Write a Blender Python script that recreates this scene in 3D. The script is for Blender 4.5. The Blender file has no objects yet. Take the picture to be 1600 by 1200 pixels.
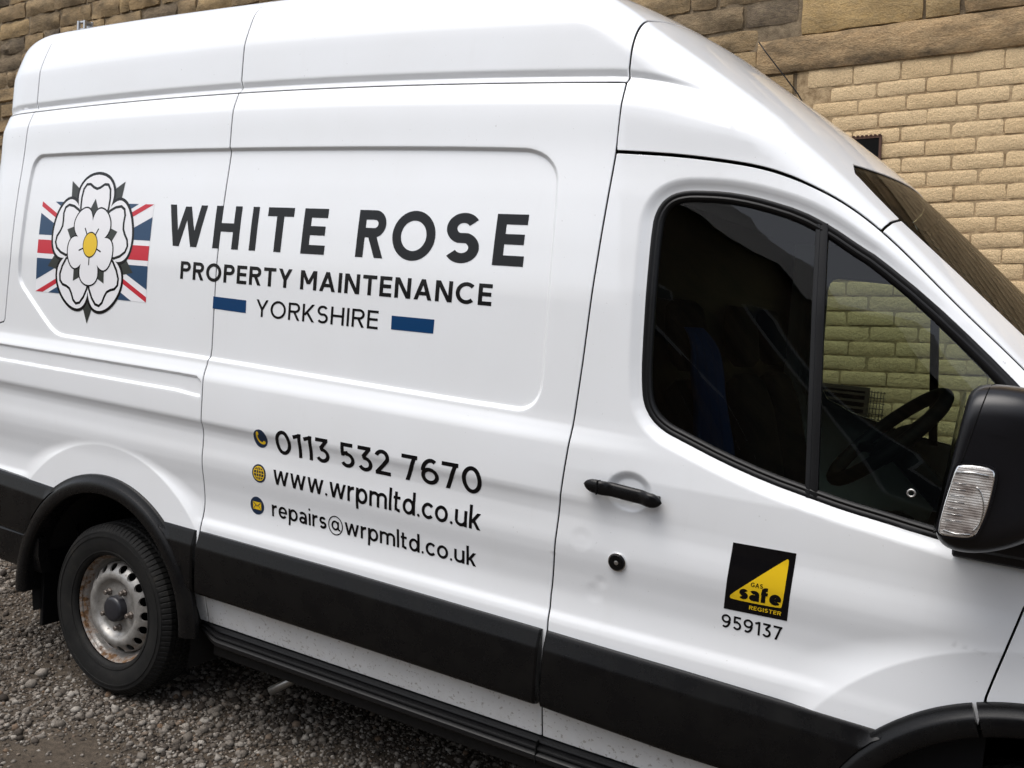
import bpy, bmesh, math, random
import numpy as np
from mathutils import Vector, Matrix
from mathutils.geometry import delaunay_2d_cdt

random.seed(7); rng = np.random.default_rng(7)
scene = bpy.context.scene
COL = scene.collection

# ---------------------------------------------------------------- camera
cam_data = bpy.data.cameras.new('camera')
cam = bpy.data.objects.new('camera', cam_data); COL.objects.link(cam)
cam_data.sensor_fit = 'HORIZONTAL'; cam_data.sensor_width = 36.0
cam_data.lens = 1449.6/1600*36.0
cam_data.clip_start = .05; cam_data.clip_end = 400
def look(yaw, pitch, roll):
    cy, sy = math.cos(yaw), math.sin(yaw)
    f = Vector((-sy*math.cos(pitch), cy*math.cos(pitch), math.sin(pitch)))
    r0 = Vector((cy, sy, 0)); u0 = r0.cross(f)
    r = math.cos(roll)*r0 + math.sin(roll)*u0; u = -math.sin(roll)*r0 + math.cos(roll)*u0
    return Matrix((r, u, -f)).transposed().to_4x4()
cam.matrix_world = Matrix.Translation((3.16015, -2.39231, 1.73444)) @ look(math.radians(29.46097), math.radians(-5.06386), math.radians(4.68486))
scene.camera = cam

# ---------------------------------------------------------------- overcast sky and a weak broad sun
SUN_EL, SUN_AZ = math.radians(66), math.radians(205)     # azimuth clockwise from +Y
world = bpy.data.worlds.new('World'); scene.world = world; world.use_nodes = True
wn = world.node_tree.nodes; wl = world.node_tree.links
bg = wn['Background']
sky = wn.new('ShaderNodeTexSky'); sky.sky_type = 'NISHITA'; sky.sun_disc = False
sky.sun_elevation = SUN_EL; sky.sun_rotation = SUN_AZ
sky.air_density = 1.0; sky.dust_density = 4.0; sky.ozone_density = 1.0
hsv = wn.new('ShaderNodeHueSaturation'); hsv.inputs['Saturation'].default_value = .45
wl.new(sky.outputs[0], hsv.inputs['Color']); wl.new(hsv.outputs[0], bg.inputs[0])
bg.inputs[1].default_value = .15
sun_data = bpy.data.lights.new('sun', 'SUN'); sun_data.energy = 1.2; sun_data.angle = math.radians(50)
sun_data.color = (1, .985, .965)
sun = bpy.data.objects.new('sun', sun_data); COL.objects.link(sun)
sd = Vector((math.sin(SUN_AZ)*math.cos(SUN_EL), math.cos(SUN_AZ)*math.cos(SUN_EL), math.sin(SUN_EL)))
sun.rotation_euler = sd.to_track_quat('Z', 'Y').to_euler()
vs = scene.view_settings
vs.view_transform = 'Standard'; vs.look = 'None'; vs.gamma = 1; vs.use_curve_mapping = False
vs.exposure = 0.58

# ---------------------------------------------------------------- helpers
def tag(o, label=None, cat=None, group=None, kind=None):
    if label: o['label'] = label
    if cat: o['category'] = cat
    if group: o['group'] = group
    if kind: o['kind'] = kind
    return o
def empty(name, loc=(0, 0, 0)):
    o = bpy.data.objects.new(name, None); COL.objects.link(o); o.location = loc
    o.empty_display_size = .1
    return o
def link(name, me, m=None, parent=None):
    o = bpy.data.objects.new(name, me); COL.objects.link(o)
    if m is not None and not me.materials: me.materials.append(m)
    if parent is not None: o.parent = parent
    return o
def mesh_obj(name, V, Fc, m, parent=None, smooth=True, normals=None):
    me = bpy.data.meshes.new(name)
    me.from_pydata([tuple(v) for v in np.asarray(V, float).tolist()], [], [tuple(f) for f in Fc])
    me.update()
    if smooth: me.polygons.foreach_set('use_smooth', [True]*len(me.polygons))
    if normals is not None: me.normals_split_custom_set_from_vertices([tuple(n) for n in np.asarray(normals).tolist()])
    return link(name, me, m, parent)
def bm_obj(name, bm, m, parent=None, smooth=False, angle=None):
    me = bpy.data.meshes.new(name); bm.to_mesh(me); bm.free()
    if smooth or angle:
        me.polygons.foreach_set('use_smooth', [True]*len(me.polygons))
        if angle: me.set_sharp_from_angle(angle=math.radians(angle))
    return link(name, me, m, parent)
def box_bm(lo, hi, bevel=0, seg=2, bm=None):
    b = bmesh.new()
    bmesh.ops.create_cube(b, size=1)
    c = [(lo[i]+hi[i])/2 for i in range(3)]; s = [hi[i]-lo[i] for i in range(3)]
    for v in b.verts: v.co = Vector([c[i]+v.co[i]*s[i] for i in range(3)])
    if bevel: bmesh.ops.bevel(b, geom=b.edges[:], offset=bevel, segments=seg, profile=.7, affect='EDGES', clamp_overlap=True)
    if bm is None: return b
    me = bpy.data.meshes.new('t'); b.to_mesh(me); b.free(); bm.from_mesh(me); bpy.data.meshes.remove(me)
    return bm
def tube(path, r, n=10, closed=False):
    """verts, faces of a tube along a path; r may be a list"""
    P = [Vector(p) for p in path]; V = []; Fc = []
    rr = r if hasattr(r, '__len__') else [r]*len(P)
    up = Vector((.13, .21, .97))
    for i, p in enumerate(P):
        a = P[(i-1) % len(P)] if (closed or i) else p; b = P[(i+1) % len(P)] if (closed or i < len(P)-1) else p
        d = (b-a).normalized(); s = d.cross(up).normalized(); t = s.cross(d)
        for k in range(n):
            an = 2*math.pi*k/n; V.append(p + (s*math.cos(an) + t*math.sin(an))*rr[i])
    m = len(P)
    for i in range(m if closed else m-1):
        for k in range(n):
            Fc.append((i*n+k, i*n+(k+1) % n, ((i+1) % m)*n+(k+1) % n, ((i+1) % m)*n+k))
    if not closed:
        Fc.append(tuple(range(n))[::-1]); Fc.append(tuple((m-1)*n+k for k in range(n)))
    return V, Fc
def grid_faces(ni, nj, off=0, wrap=False):
    Fc = []
    for i in range(ni-1):
        for j in range(nj if wrap else nj-1):
            j2 = (j+1) % nj
            Fc.append((off+i*nj+j, off+i*nj+j2, off+(i+1)*nj+j2, off+(i+1)*nj+j))
    return Fc

# ---------------------------------------------------------------- materials
def mat(name, base, rough=.5, metal=0., coat=0., coat_rough=.03, spec=.5):
    m = bpy.data.materials.new(name); m.use_nodes = True
    b = m.node_tree.nodes['Principled BSDF']
    b.inputs['Base Color'].default_value = (*base, 1); b.inputs['Roughness'].default_value = rough
    b.inputs['Metallic'].default_value = metal; b.inputs['Coat Weight'].default_value = coat
    b.inputs['Coat Roughness'].default_value = coat_rough; b.inputs['Specular IOR Level'].default_value = spec
    return m
def N(m, t, **kw):
    n = m.node_tree.nodes.new(t)
    for k, v in kw.items():
        if k in n.inputs: n.inputs[k].default_value = v
        else: setattr(n, k, v)
    return n
def L(m, a, b): m.node_tree.links.new(a, b)
def bsdf(m): return m.node_tree.nodes['Principled BSDF']
def ramp(m, src, stops):
    r = N(m, 'ShaderNodeValToRGB'); e = r.color_ramp.elements
    while len(e) < len(stops): e.new(.5)
    for el, (p, c) in zip(e, stops): el.position = p; el.color = (*c, 1) if len(c) == 3 else c
    L(m, src, r.inputs[0]); return r
def noise(m, scale, detail=4, rough=.55, coord='Object', vec=None):
    tc = None
    n = N(m, 'ShaderNodeTexNoise', Scale=scale, Detail=detail, Roughness=rough)
    if vec is None:
        tc = N(m, 'ShaderNodeTexCoord'); L(m, tc.outputs[coord], n.inputs['Vector'])
    else: L(m, vec, n.inputs['Vector'])
    return n
def bump(m, src, strength, dist, normal_to=None):
    b = N(m, 'ShaderNodeBump', Strength=strength, Distance=dist)
    L(m, src, b.inputs['Height']); L(m, b.outputs[0], (normal_to or bsdf(m)).inputs['Normal']); return b
def mixc(m, fac, a, b, mode='MIX'):
    x = N(m, 'ShaderNodeMix', data_type='RGBA', blend_type=mode)
    for s, v in ((x.inputs[0], fac), (x.inputs[6], a), (x.inputs[7], b)):
        if hasattr(v, 'is_linked'): L(m, v, s)
        elif hasattr(v, '__len__'): s.default_value = (*v, 1)
        else: s.default_value = v
    return x.outputs[2]
def mapped(m, scale, coord='Object'):
    tc = N(m, 'ShaderNodeTexCoord'); mp = N(m, 'ShaderNodeMapping'); mp.inputs['Scale'].default_value = scale
    L(m, tc.outputs[coord], mp.inputs['Vector']); return mp.outputs[0]

PAINT = mat('white_paint', (.80, .82, .84), .38, coat=1, coat_rough=.035)
def _():
    m = PAINT
    n = noise(m, 2.3, 6, .6)
    g = ramp(m, n.outputs['Fac'], [(.35, (.80, .82, .84)), (.75, (.775, .79, .80))])
    v = mapped(m, (1.2, 1.2, .25)); n2 = noise(m, 9, 7, .65, vec=v)
    f = ramp(m, n2.outputs['Fac'], [(.60, (0, 0, 0)), (.82, (.10, .10, .10))])
    n3 = noise(m, 160, 2, .5); sp = ramp(m, n3.outputs['Fac'], [(.745, (0, 0, 0)), (.80, (.35, .35, .35))])
    # road film thickens towards the sill
    tc = N(m, 'ShaderNodeTexCoord'); sx = N(m, 'ShaderNodeSeparateXYZ'); L(m, tc.outputs['Object'], sx.inputs[0])
    mr = N(m, 'ShaderNodeMapRange'); mr.inputs[1].default_value = .75; mr.inputs[2].default_value = .40; mr.inputs[3].default_value = 0; mr.inputs[4].default_value = 1
    L(m, sx.outputs['Z'], mr.inputs[0])
    n4 = noise(m, 14, 5, .7)
    mm = N(m, 'ShaderNodeMath', operation='MULTIPLY'); L(m, mr.outputs[0], mm.inputs[0]); L(m, n4.outputs['Fac'], mm.inputs[1])
    fk = N(m, 'ShaderNodeMath', operation='MULTIPLY_ADD'); L(m, mr.outputs[0], fk.inputs[0]); fk.inputs[1].default_value = .16
    n5 = noise(m, 75, 3, .6); L(m, n5.outputs['Fac'], fk.inputs[2]); fleck = ramp(m, fk.outputs[0], [(.72, (0, 0, 0)), (.80, (.6, .6, .6))])
    c = mixc(m, f.outputs[0], g.outputs[0], (.52, .50, .45)); c = mixc(m, sp.outputs[0], c, (.45, .43, .38)); c = mixc(m, fleck.outputs[0], c, (.16, .13, .10))
    mm2 = N(m, 'ShaderNodeMath', operation='MULTIPLY'); L(m, mm.outputs[0], mm2.inputs[0]); mm2.inputs[1].default_value = .55
    c = mixc(m, mm2.outputs[0], c, (.42, .39, .33))
    L(m, c, bsdf(m).inputs['Base Color'])
    rr = ramp(m, n2.outputs['Fac'], [(.4, (.03, .03, .03)), (.8, (.10, .10, .10))]); L(m, rr.outputs[0], bsdf(m).inputs['Coat Roughness'])
    n6 = noise(m, 5.5, 2, .4); bp = bump(m, n6.outputs['Fac'], .05, .012); L(m, bp.outputs[0], bsdf(m).inputs['Coat Normal'])      # slight panel ripple
_()
PAINT_PLAIN = mat('white_paint_plain', (.80, .82, .84), .38, coat=1, coat_rough=.04)
TRIM = mat('black_plastic_trim', (.0035, .0035, .0042), .28, spec=.24)
def _():
    m = TRIM; n = noise(m, 900, 2); bump(m, n.outputs['Fac'], .25, .0006)
    n2 = noise(m, 11, 6, .65); r = ramp(m, n2.outputs['Fac'], [(.35, (.24, .24, .24)), (.75, (.34, .34, .34))]); L(m, r.outputs[0], bsdf(m).inputs['Roughness'])
    c = ramp(m, n2.outputs['Fac'], [(.3, (.003, .003, .0035)), (.8, (.0065, .0063, .006))]); L(m, c.outputs[0], bsdf(m).inputs['Base Color'])
_()
STEP = mat('grey_black_step_plastic', (.007, .007, .0075), .42, spec=.3)
RUBBER = mat('black_rubber_seal', (.004, .004, .0045), .40, spec=.3)
DARK = mat('dark_void', (.006, .006, .006), .9, spec=.1)
UNDER = mat('dirty_underbody', (.012, .011, .010), .9, spec=.2)
INTERIOR = mat('charcoal_cab_plastic', (.0035, .004, .0052), .6, spec=.2)
SEATCLOTH = mat('dark_seat_cloth', (.0045, .005, .007), .95, spec=.1)
MIRROR_PLASTIC = mat('black_mirror_plastic', (.005, .005, .0065), .30, spec=.4)
def _():
    m = MIRROR_PLASTIC; n = noise(m, 1200, 2); bump(m, n.outputs['Fac'], .2, .0005)
_()
CHROME = mat('bright_metal', (.75, .75, .75), .18, metal=1)
HUB = mat('hub_cap_plastic', (.02, .02, .024), .35)
VINYL_BLACK = mat('black_vinyl', (.003, .003, .004), .20, spec=.32)
VINYL_BLUE = mat('blue_vinyl', (.003, .040, .125), .22, spec=.3)
VINYL_NAVY = mat('navy_vinyl', (.008, .022, .055), .32)
VINYL_RED = mat('red_vinyl', (.52, .012, .030), .32)
VINYL_WHITE = mat('white_vinyl', (.80, .80, .82), .30)
VINYL_YELLOW = mat('yellow_vinyl', (.76, .50, .012), .32)
VINYL_LEAF = mat('dark_leaf_vinyl', (.022, .026, .022), .32)

def glass_mat(name, tint, gloss=1.0):
    m = bpy.data.materials.new(name); m.use_nodes = True
    nt = m.node_tree; nt.nodes.clear()
    out = nt.nodes.new('ShaderNodeOutputMaterial'); mx = nt.nodes.new('ShaderNodeMixShader')
    tr = nt.nodes.new('ShaderNodeBsdfTransparent'); tr.inputs[0].default_value = (*tint, 1)
    gl = nt.nodes.new('ShaderNodeBsdfGlossy'); gl.inputs[0].default_value = (gloss, gloss, gloss, 1); gl.inputs['Roughness'].default_value = .004
    fr = nt.nodes.new('ShaderNodeFresnel'); fr.inputs[0].default_value = 1.5
    nt.links.new(fr.outputs[0], mx.inputs[0]); nt.links.new(tr.outputs[0], mx.inputs[1]); nt.links.new(gl.outputs[0], mx.inputs[2])
    nt.links.new(mx.outputs[0], out.inputs[0])
    return m
GLASS = glass_mat('green_tinted_glass', (.53, .62, .55))
GLASS_WS = glass_mat('windscreen_glass', (.42, .52, .46), .42)
LENS = glass_mat('clear_lamp_lens', (.93, .93, .92))

# ---------------------------------------------------------------- body surface (van space, metres)
# x forward from the rear axle, y from the near flank inwards, z up from the ground
YC = 1.03      # half width: the van's middle plane
ZO = 0.90      # height of the axis the skin is swept around
WB = 3.30      # wheelbase
AXZ = 0.36

def pchip_table(pts, z0, z1, n):
    pts = np.array(pts, float); x = pts[:, 0]; y = pts[:, 1]
    h = np.diff(x); d = np.diff(y) / h
    m = np.zeros(len(x)); m[0] = d[0]; m[-1] = d[-1]
    for i in range(1, len(x) - 1):
        if d[i-1] * d[i] > 0:
            w1 = 2*h[i] + h[i-1]; w2 = h[i] + 2*h[i-1]
            m[i] = (w1 + w2) / (w1/d[i-1] + w2/d[i])
    q = np.linspace(z0, z1, n)
    k = np.clip(np.searchsorted(x, q) - 1, 0, len(x) - 2)
    t = (q - x[k]) / h[k]
    lo = t < 0; hi = t > 1
    r = ((1+2*t)*(1-t)**2*y[k] + t*(1-t)**2*h[k]*m[k] + t*t*(3-2*t)*y[k+1] + t*t*(t-1)*h[k]*m[k+1])
    r = np.where(lo, y[0] + (q - x[0])*m[0], r); r = np.where(hi, y[-1] + (q - x[-1])*m[-1], r)
    return q, r

# flank section: height -> inset of the skin
PROFILE = [(.25,.10),(.40,.074),(.436,.066),(.50,.050),(.54,.040),(.556,.028),(.60,.018),(.70,.010),(.784,.003),(.808,.003),
           (.82,.0045),(.852,.0130),(.90,.0150),(.96,.0085),(1.02,-.003),(1.05,-.0080),(1.08,-.0100),(1.12,-.0085),
           (1.15,-.0085),(1.172,-.0110),(1.195,-.0185),(1.2075,-.0240),(1.218,-.0258),(1.30,-.027),(1.355,-.0265),(1.365,-.0255),
           (1.40,-.017),(1.422,-.0125),(1.45,-.0115),(1.60,-.012),(1.75,-.0115),(1.90,-.003),(2.05,.012),(2.19,.0295),(2.314,.0385),
           (2.322,.0405),(2.372,.0585),(2.380,.0615),(2.3835,.064),(2.399,.080),(2.4035,.083),(2.422,.074),(2.427,.0735),
           (2.44,.0740),(2.50,.0770),(2.558,.0815),(2.568,.0840),(2.65,.113),(2.75,.158),(2.9,.24)]
_pz, _py = pchip_table(PROFILE, .2, 3.0, 2801)
_ker = np.exp(-.5*(np.arange(-9, 10)/1.7)**2); _ker /= _ker.sum()
_py = np.convolve(np.pad(_py, 9, mode='edge'), _ker, 'valid')
# middle-plane roof / windscreen / bonnet line
ROOF = [(-1.3,2.45),(-1.08,2.62),(-.95,2.705),(-.8,2.752),(-.5,2.775),(0,2.788),(1.0,2.800),(1.4,2.805),(1.6,2.802),(1.75,2.788),(1.92,2.750),(2.135,2.645),
        (2.30,2.535),(2.476,2.412),(2.61,2.314),(2.72,2.226),(2.82,2.140),(3.088,1.896),(3.4,1.60),(3.66,1.36),(3.78,1.275),
        (4.0,1.19),(4.15,1.10),(4.26,.98),(4.33,.80),(4.36,.55)]
_rx, _rz = pchip_table(ROOF, -1.7, 4.6, 1261)
_ker2 = np.exp(-.5*(np.arange(-8, 9)/3.)**2); _ker2 /= _ker2.sum()
_rz = np.convolve(np.pad(_rz, 8, mode='edge'), _ker2, 'valid')

def smooth01(t):
    t = np.clip(t, 0, 1); return t*t*(3-2*t)

def poly_sdf(px, pz, poly):
    """signed distance to a closed polygon, negative inside"""
    P = np.array(poly, float); Q = np.roll(P, -1, 0)
    d2 = np.full(px.shape, 1e9); ins = np.zeros(px.shape, bool)
    for (ax, az), (bx, bz) in zip(P, Q):
        ex, ez = bx-ax, bz-az; wx, wz = px-ax, pz-az
        t = np.clip((wx*ex + wz*ez)/(ex*ex+ez*ez+1e-18), 0, 1)
        d2 = np.minimum(d2, (wx-t*ex)**2 + (wz-t*ez)**2)
        c = ((az > pz) != (bz > pz))
        with np.errstate(divide='ignore', invalid='ignore'):
            xi = ax + (pz-az)/(bz-az)*(bx-ax)
        ins ^= c & (px < xi)
    d = np.sqrt(d2)
    return np.where(ins, -d, d)

RECESSES = []   # (polygon, depth, width of the bevel, bounds)
def add_recess(poly, depth, width):
    P = np.array(poly)
    RECESSES.append((poly, depth, width, P.min(0)-width*2, P.max(0)+width*2))

def zz_of(x, z):
    """height as the pressings count it: they bow along the load bay and droop over the cab"""
    bow = np.interp(z, [.55, .9, 1.3, 1.6, 2.19, 2.4], [0, .002, .002, .004, .009, .017])
    return (z + bow*(x-.75)**2 + .011*(x-.55)*smooth01((z-1.0)/.15)*(1-smooth01((z-1.5)/.3)) - np.interp(z, [2.1, 2.36], [0, .0195])
            + .55*np.clip(x-2.0, 0, .6)**2*smooth01((z-2.2)/.1))
def side_y(x, z):
    """inset of the flank at (x, z)"""
    x = np.asarray(x, float); z = np.asarray(z, float)
    # gutter step and cargo-side swages run level along the load bay and droop towards the cab
    zz = zz_of(x, z)
    fade = smooth01((x-2.06)/.36)                   # the cab has no gutter: its step melts away
    y = np.interp(zz, _pz, _py)
    plain = .0385 + (zz-2.318)*.27
    y = np.where(zz > 2.318, y*(1-fade) + plain*fade, y)
    # the crease under the belt softens towards the cab
    fl_ = .62*smooth01((x-.62)/.6)*(zz > 1.02)*(zz < 1.2225)
    y = y*(1-fl_) + fl_*np.interp(zz, [1.02,1.06,1.10,1.15,1.19,1.21,1.2225], [-.004,-.0085,-.0095,-.0120,-.0185,-.0235,-.0260])
    # on the cab door the belt swage flattens out
    fd = smooth01((x-1.75)/.75)*smooth01((zz-1.10)/.1)*(1-smooth01((zz-1.75)/.2))
    y = y*(1-fd) + fd*np.interp(zz, [1.0,1.10,1.2,1.30,1.45,1.8,2.0], [-.004,.0,-.010,-.018,-.012,-.010,.004])
    # cab tumblehome and plan taper, tail taper
    t = np.clip(x-2.0, 0, None)
    g = smooth01((z-1.15)/1.1)*.9 + .1
    y = y + .30*t*t/(t+.5)*g
    t2 = np.clip(x-3.45, 0, None); y = y + .55*t2*t2 + .5*t2**4
    t3 = np.clip(-.74-x, 0, None); y = y + 1.6*t3*t3
    # wheel-arch flares stand out flat from the swept flank
    for cx in (0., WB):
        R = np.hypot(x-cx, z-AXZ)
        fl = -.004 + .03*np.clip(x-2.0, 0, None)**2/(np.clip(x-2.0, 0, None)+.5) + .34*np.clip(R-RFL, 0, None)
        a = y; b = fl; k = .010 if cx == 0 else .020
        h = np.clip(.5 + .5*(a-b)/k, 0, 1)
        m = a*(1-h) + b*h - k*h*(1-h)
        y = np.where((R < RFL+.5) & (z < 1.25), a + (m-a)*smooth01((z-.60)/.1), y)
    for poly, depth, width, lo, hi in RECESSES:
        msk = (x > lo[0]) & (x < hi[0]) & (z > lo[1]) & (z < hi[1])
        if msk.any():
            d = poly_sdf(x[msk], z[msk], poly)
            y = y.copy(); y[msk] += depth*smooth01(.5 - d/width)
    return y
RFL = .675

def top_z(x, y):
    yy = YC - y
    return np.interp(x + .22*yy*yy, _rx, _rz) - .02*yy*yy

def fillet_r(x):
    return np.interp(x, [-1.3, 1.6, 2.2, 2.7, 3.6], [.10, .10, .085, .055, .06])

def field(x, y, z):
    """< 0 inside the body, 0 on its skin (near half; mirror y about YC for the far half)"""
    y = np.where(y > YC, 2*YC-y, y)
    sl = np.interp(x, [-1.3, 1.6, 1.9, 2.2, 3.6, 3.8, 4.2], [1., 1.03, 1.1, 1.18, 1.34, 1.1, 1.2])
    a = (side_y(x, z) - y); b = (z - top_z(x, y))/sl
    r = fillet_r(x)
    rnd = np.sqrt(np.maximum(a+r, 0)**2 + np.maximum(b+r, 0)**2) - r
    return np.where((a > -r) & (b > -r), rnd, np.maximum(a, b))

def skin(x, th):
    """point of the skin on the ray at angle th (0 = level towards the near flank, pi/2 = up) round the axis (YC, ZO)"""
    x = np.asarray(x, float); th = np.asarray(th, float)
    dy = -np.cos(th); dz = np.sin(th)
    lo = np.full(x.shape, .05); hi = np.full(x.shape, 2.4)
    for _ in range(21):
        m = .5*(lo+hi); v = field(x, YC+m*dy, ZO+m*dz)
        ins = v < 0
        lo = np.where(ins, m, lo); hi = np.where(ins, hi, m)
    m = .5*(lo+hi)
    return np.stack([x, YC+m*dy, ZO+m*dz], -1)

def skin_normal(P, e=.0012):
    x, y, z = P[..., 0], P[..., 1], P[..., 2]
    g = np.stack([field(x+e, y, z)-field(x-e, y, z), field(x, y+e, z)-field(x, y-e, z), field(x, y, z+e)-field(x, y, z-e)], -1)
    return g/np.linalg.norm(g, axis=-1, keepdims=True)

def theta_of(y, z): return np.arctan2(z-ZO, YC-y)

def on_flank(x, z):
    """skin point at a given x and height on the near flank"""
    x = np.asarray(x, float); z = np.asarray(z, float)
    lo = np.full(x.shape, -.1); hi = np.full(x.shape, YC)
    for _ in range(20):
        m = .5*(lo+hi); v = field(x, m, z) < 0
        hi = np.where(v, m, hi); lo = np.where(v, lo, m)
    return np.stack([x, .5*(lo+hi), z], -1)

# ================================================================= THE VAN
van = empty('panel_van')
tag(van, 'white high-roof panel van with black side trim and lettering, parked on gravel by the wall', 'van')

# ---- seams of the bodywork (measured on the flank: x, z)
SEAM_SLIDE = [(.535,2.76),(.538,2.45),(.545,2.40),(.549,2.20),(.547,1.81),(.546,1.475),(.536,1.39),(.537,1.29),(.534,1.05),(.535,.87),(.534,.79),(.532,.56),(.532,.42)]
SEAM_B = [(2.03,2.64),(2.062,2.39),(2.064,2.173),(2.052,1.881),(2.038,1.574),(2.023,1.351),(2.005,1.139),(1.990,.886),(1.994,.78),(1.979,.55),(1.976,.42)]
SEAM_REAR = [(-.656,2.76),(-.667,2.42),(-.658,2.375),(-.671,2.153),(-.675,1.753),(-.700,1.484)]
DOOR_TOP = [(2.064,2.173),(2.242,2.165),(2.36,2.154),(2.47,2.139),(2.581,2.102),(2.669,2.062),(2.77,1.993),(2.843,1.93),(2.973,1.81),(3.127,1.676),(3.28,1.53),(3.42,1.385)]
FENDER = [(3.139,.902),(3.148,.944),(3.170,1.04),(3.191,1.13),(3.235,1.235),(3.42,1.385)]
_q = np.linspace(2.064, 3.42, 70); _a = np.array(DOOR_TOP); DOOR_KEY = DOOR_TOP
_tx, _tz = pchip_table(DOOR_TOP, 2.064, 3.42, 70); _tz = np.convolve(np.pad(_tz, 3, mode='reflect', reflect_type='odd'), np.ones(7)/7, 'valid')
DOOR_TOP = [(float(a), float(b)) for a, b in zip(_tx, _tz)]
def interp_seam(seam, z):
    s = sorted(seam, key=lambda p: p[1]); return np.interp(z, [p[1] for p in s], [p[0] for p in s])
def gutter_z(x): return 2.403 - .017*(np.asarray(x)-.75)**2

WINDOW = [(2.209,1.608),(2.199,1.836),(2.194,1.976),(2.199,2.010),(2.209,2.033),(2.222,2.049),(2.24,2.061),(2.262,2.068),(2.29,2.072),(2.369,2.072),(2.43,2.065),(2.482,2.055),(2.571,2.031),
          (2.649,1.994),(2.734,1.941),(2.769,1.922),(2.903,1.823),(3.03,1.715),(3.134,1.620),(3.24,1.515),(3.335,1.40),(3.345,1.34),(3.31,1.275),(3.25,1.245),(3.179,1.239),(3.089,1.243),
          (2.944,1.262),(2.873,1.273),(2.776,1.286),(2.69,1.303),(2.58,1.325),(2.462,1.358),(2.34,1.400),(2.292,1.417),(2.252,1.445),(2.226,1.486),(2.216,1.538)]
RECESS = [(-.533,2.182),(0,2.192),(.55,2.196),(1.062,2.195),(1.45,2.191),(1.765,2.184),(1.80,2.179),(1.835,2.167),(1.862,2.148),(1.882,2.122),(1.893,2.086),(1.908,1.874),(1.913,1.562),
          (1.913,1.50),(1.907,1.472),(1.893,1.445),(1.868,1.427),(1.838,1.419),(1.16,1.429),(.548,1.440),(-.30,1.447),(-.335,1.451),(-.365,1.461),(-.40,1.480),(-.56,1.608),(-.59,1.633),(-.609,1.66),(-.616,1.70),
          (-.612,1.81),(-.605,2.061),(-.602,2.12),(-.590,2.155),(-.565,2.175)]
RAIL = [(-1.2,1.375),(.40,1.369),(.50,1.367),(.522,1.352),(.522,1.300),(.46,1.303),(.40,1.308),(-1.2,1.312)]
def offset_poly(poly, d):
    """move a closed polygon outwards (d > 0) or inwards"""
    P = np.array(poly, float); A = np.roll(P, 1, 0); B = np.roll(P, -1, 0)
    area = .5*np.sum(P[:, 0]*B[:, 1]-B[:, 0]*P[:, 1]); s = 1 if area > 0 else -1
    e1 = P-A; e2 = B-P
    n1 = np.stack([e1[:, 1], -e1[:, 0]], 1)/np.linalg.norm(e1, axis=1, keepdims=True)
    n2 = np.stack([e2[:, 1], -e2[:, 0]], 1)/np.linalg.norm(e2, axis=1, keepdims=True)
    k = 1 + np.sum(n1*n2, 1, keepdims=True)
    return P + s*d*(n1+n2)/np.maximum(k, .35)
def resample(poly, h, closed=True):
    P = [np.array(p, float) for p in poly]; out = []
    n = len(P)
    for i in range(n if closed else n-1):
        a, b = P[i], P[(i+1) % n]; k = max(1, int(math.ceil(np.linalg.norm(b-a)/h)))
        for j in range(k): out.append(a+(b-a)*j/k)
    if not closed: out.append(P[-1])
    return np.array(out)
def rounded(poly, it=2):
    P = np.array(poly, float)
    for _i in range(it):
        Q = np.roll(P, -1, 0); P = np.stack([.75*P+.25*Q, .25*P+.75*Q], 1).reshape(-1, 2)
    return P
WINDOW = rounded(WINDOW, 1); RECESS_R = rounded(RECESS, 1)
add_recess(RECESS_R, .0105, .015)
add_recess(RAIL, .009, .012)
POCKET = [(2.216+.056*math.cos(t), 1.238+.046*math.sin(t)) for t in np.linspace(0, 2*math.pi, 28, endpoint=False)]
add_recess(POCKET, .014, .030)      # dish behind the door handle
for dx_, dz_, r_ in ((2.128, .925, .022), (2.082, 1.075, .026), (2.146, .958, .012)):      # small dings by the lock
    add_recess([(dx_+r_*math.cos(t), dz_+r_*math.sin(t)) for t in np.linspace(0, 2*math.pi, 20, endpoint=False)], .0016, .030)
WIN_BEVEL = offset_poly(WINDOW, .020)
add_recess(WIN_BEVEL, .016, .040)

def z_of(x, zz):
    z = np.array(zz, float)+0*x
    for _i in range(12): z = z - (zz_of(x, z)-zz)
    return z
def rows(lo, hi):
    out = []; z = lo
    fine = [(.785,.84),(1.16,1.235),(1.345,1.43),(2.30,2.43)]
    while z < hi:
        out.append(z); z += .0045 if any(a-.004 < z < b for a, b in fine) else .011
    return np.array(out)

def triangulate(outline, pts, holes=()):
    """constrained triangulation of a closed outline with inner points; holes are closed outlines"""
    V = [tuple(p) for p in outline]; Fc = [list(range(len(V)))]; E = []
    for h in holes:
        o = len(V); V += [tuple(p) for p in h]; E += [(o+i, o+(i+1) % len(h)) for i in range(len(h))]
    V += [tuple(p) for p in pts]
    v, e, f, *_r = delaunay_2d_cdt([Vector(p) for p in V], E, Fc, 1, 1e-6)
    v = np.array([(p.x, p.y) for p in v]); f = np.array([t for t in f if len(t) == 3])
    c = v[f].mean(1)
    for h in holes: f = f[poly_sdf(c[:, 0], c[:, 1], h) > 0]; c = v[f].mean(1)
    used = np.unique(f); remap = np.full(len(v), -1); remap[used] = np.arange(len(used))
    return v[used], remap[f]

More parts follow.
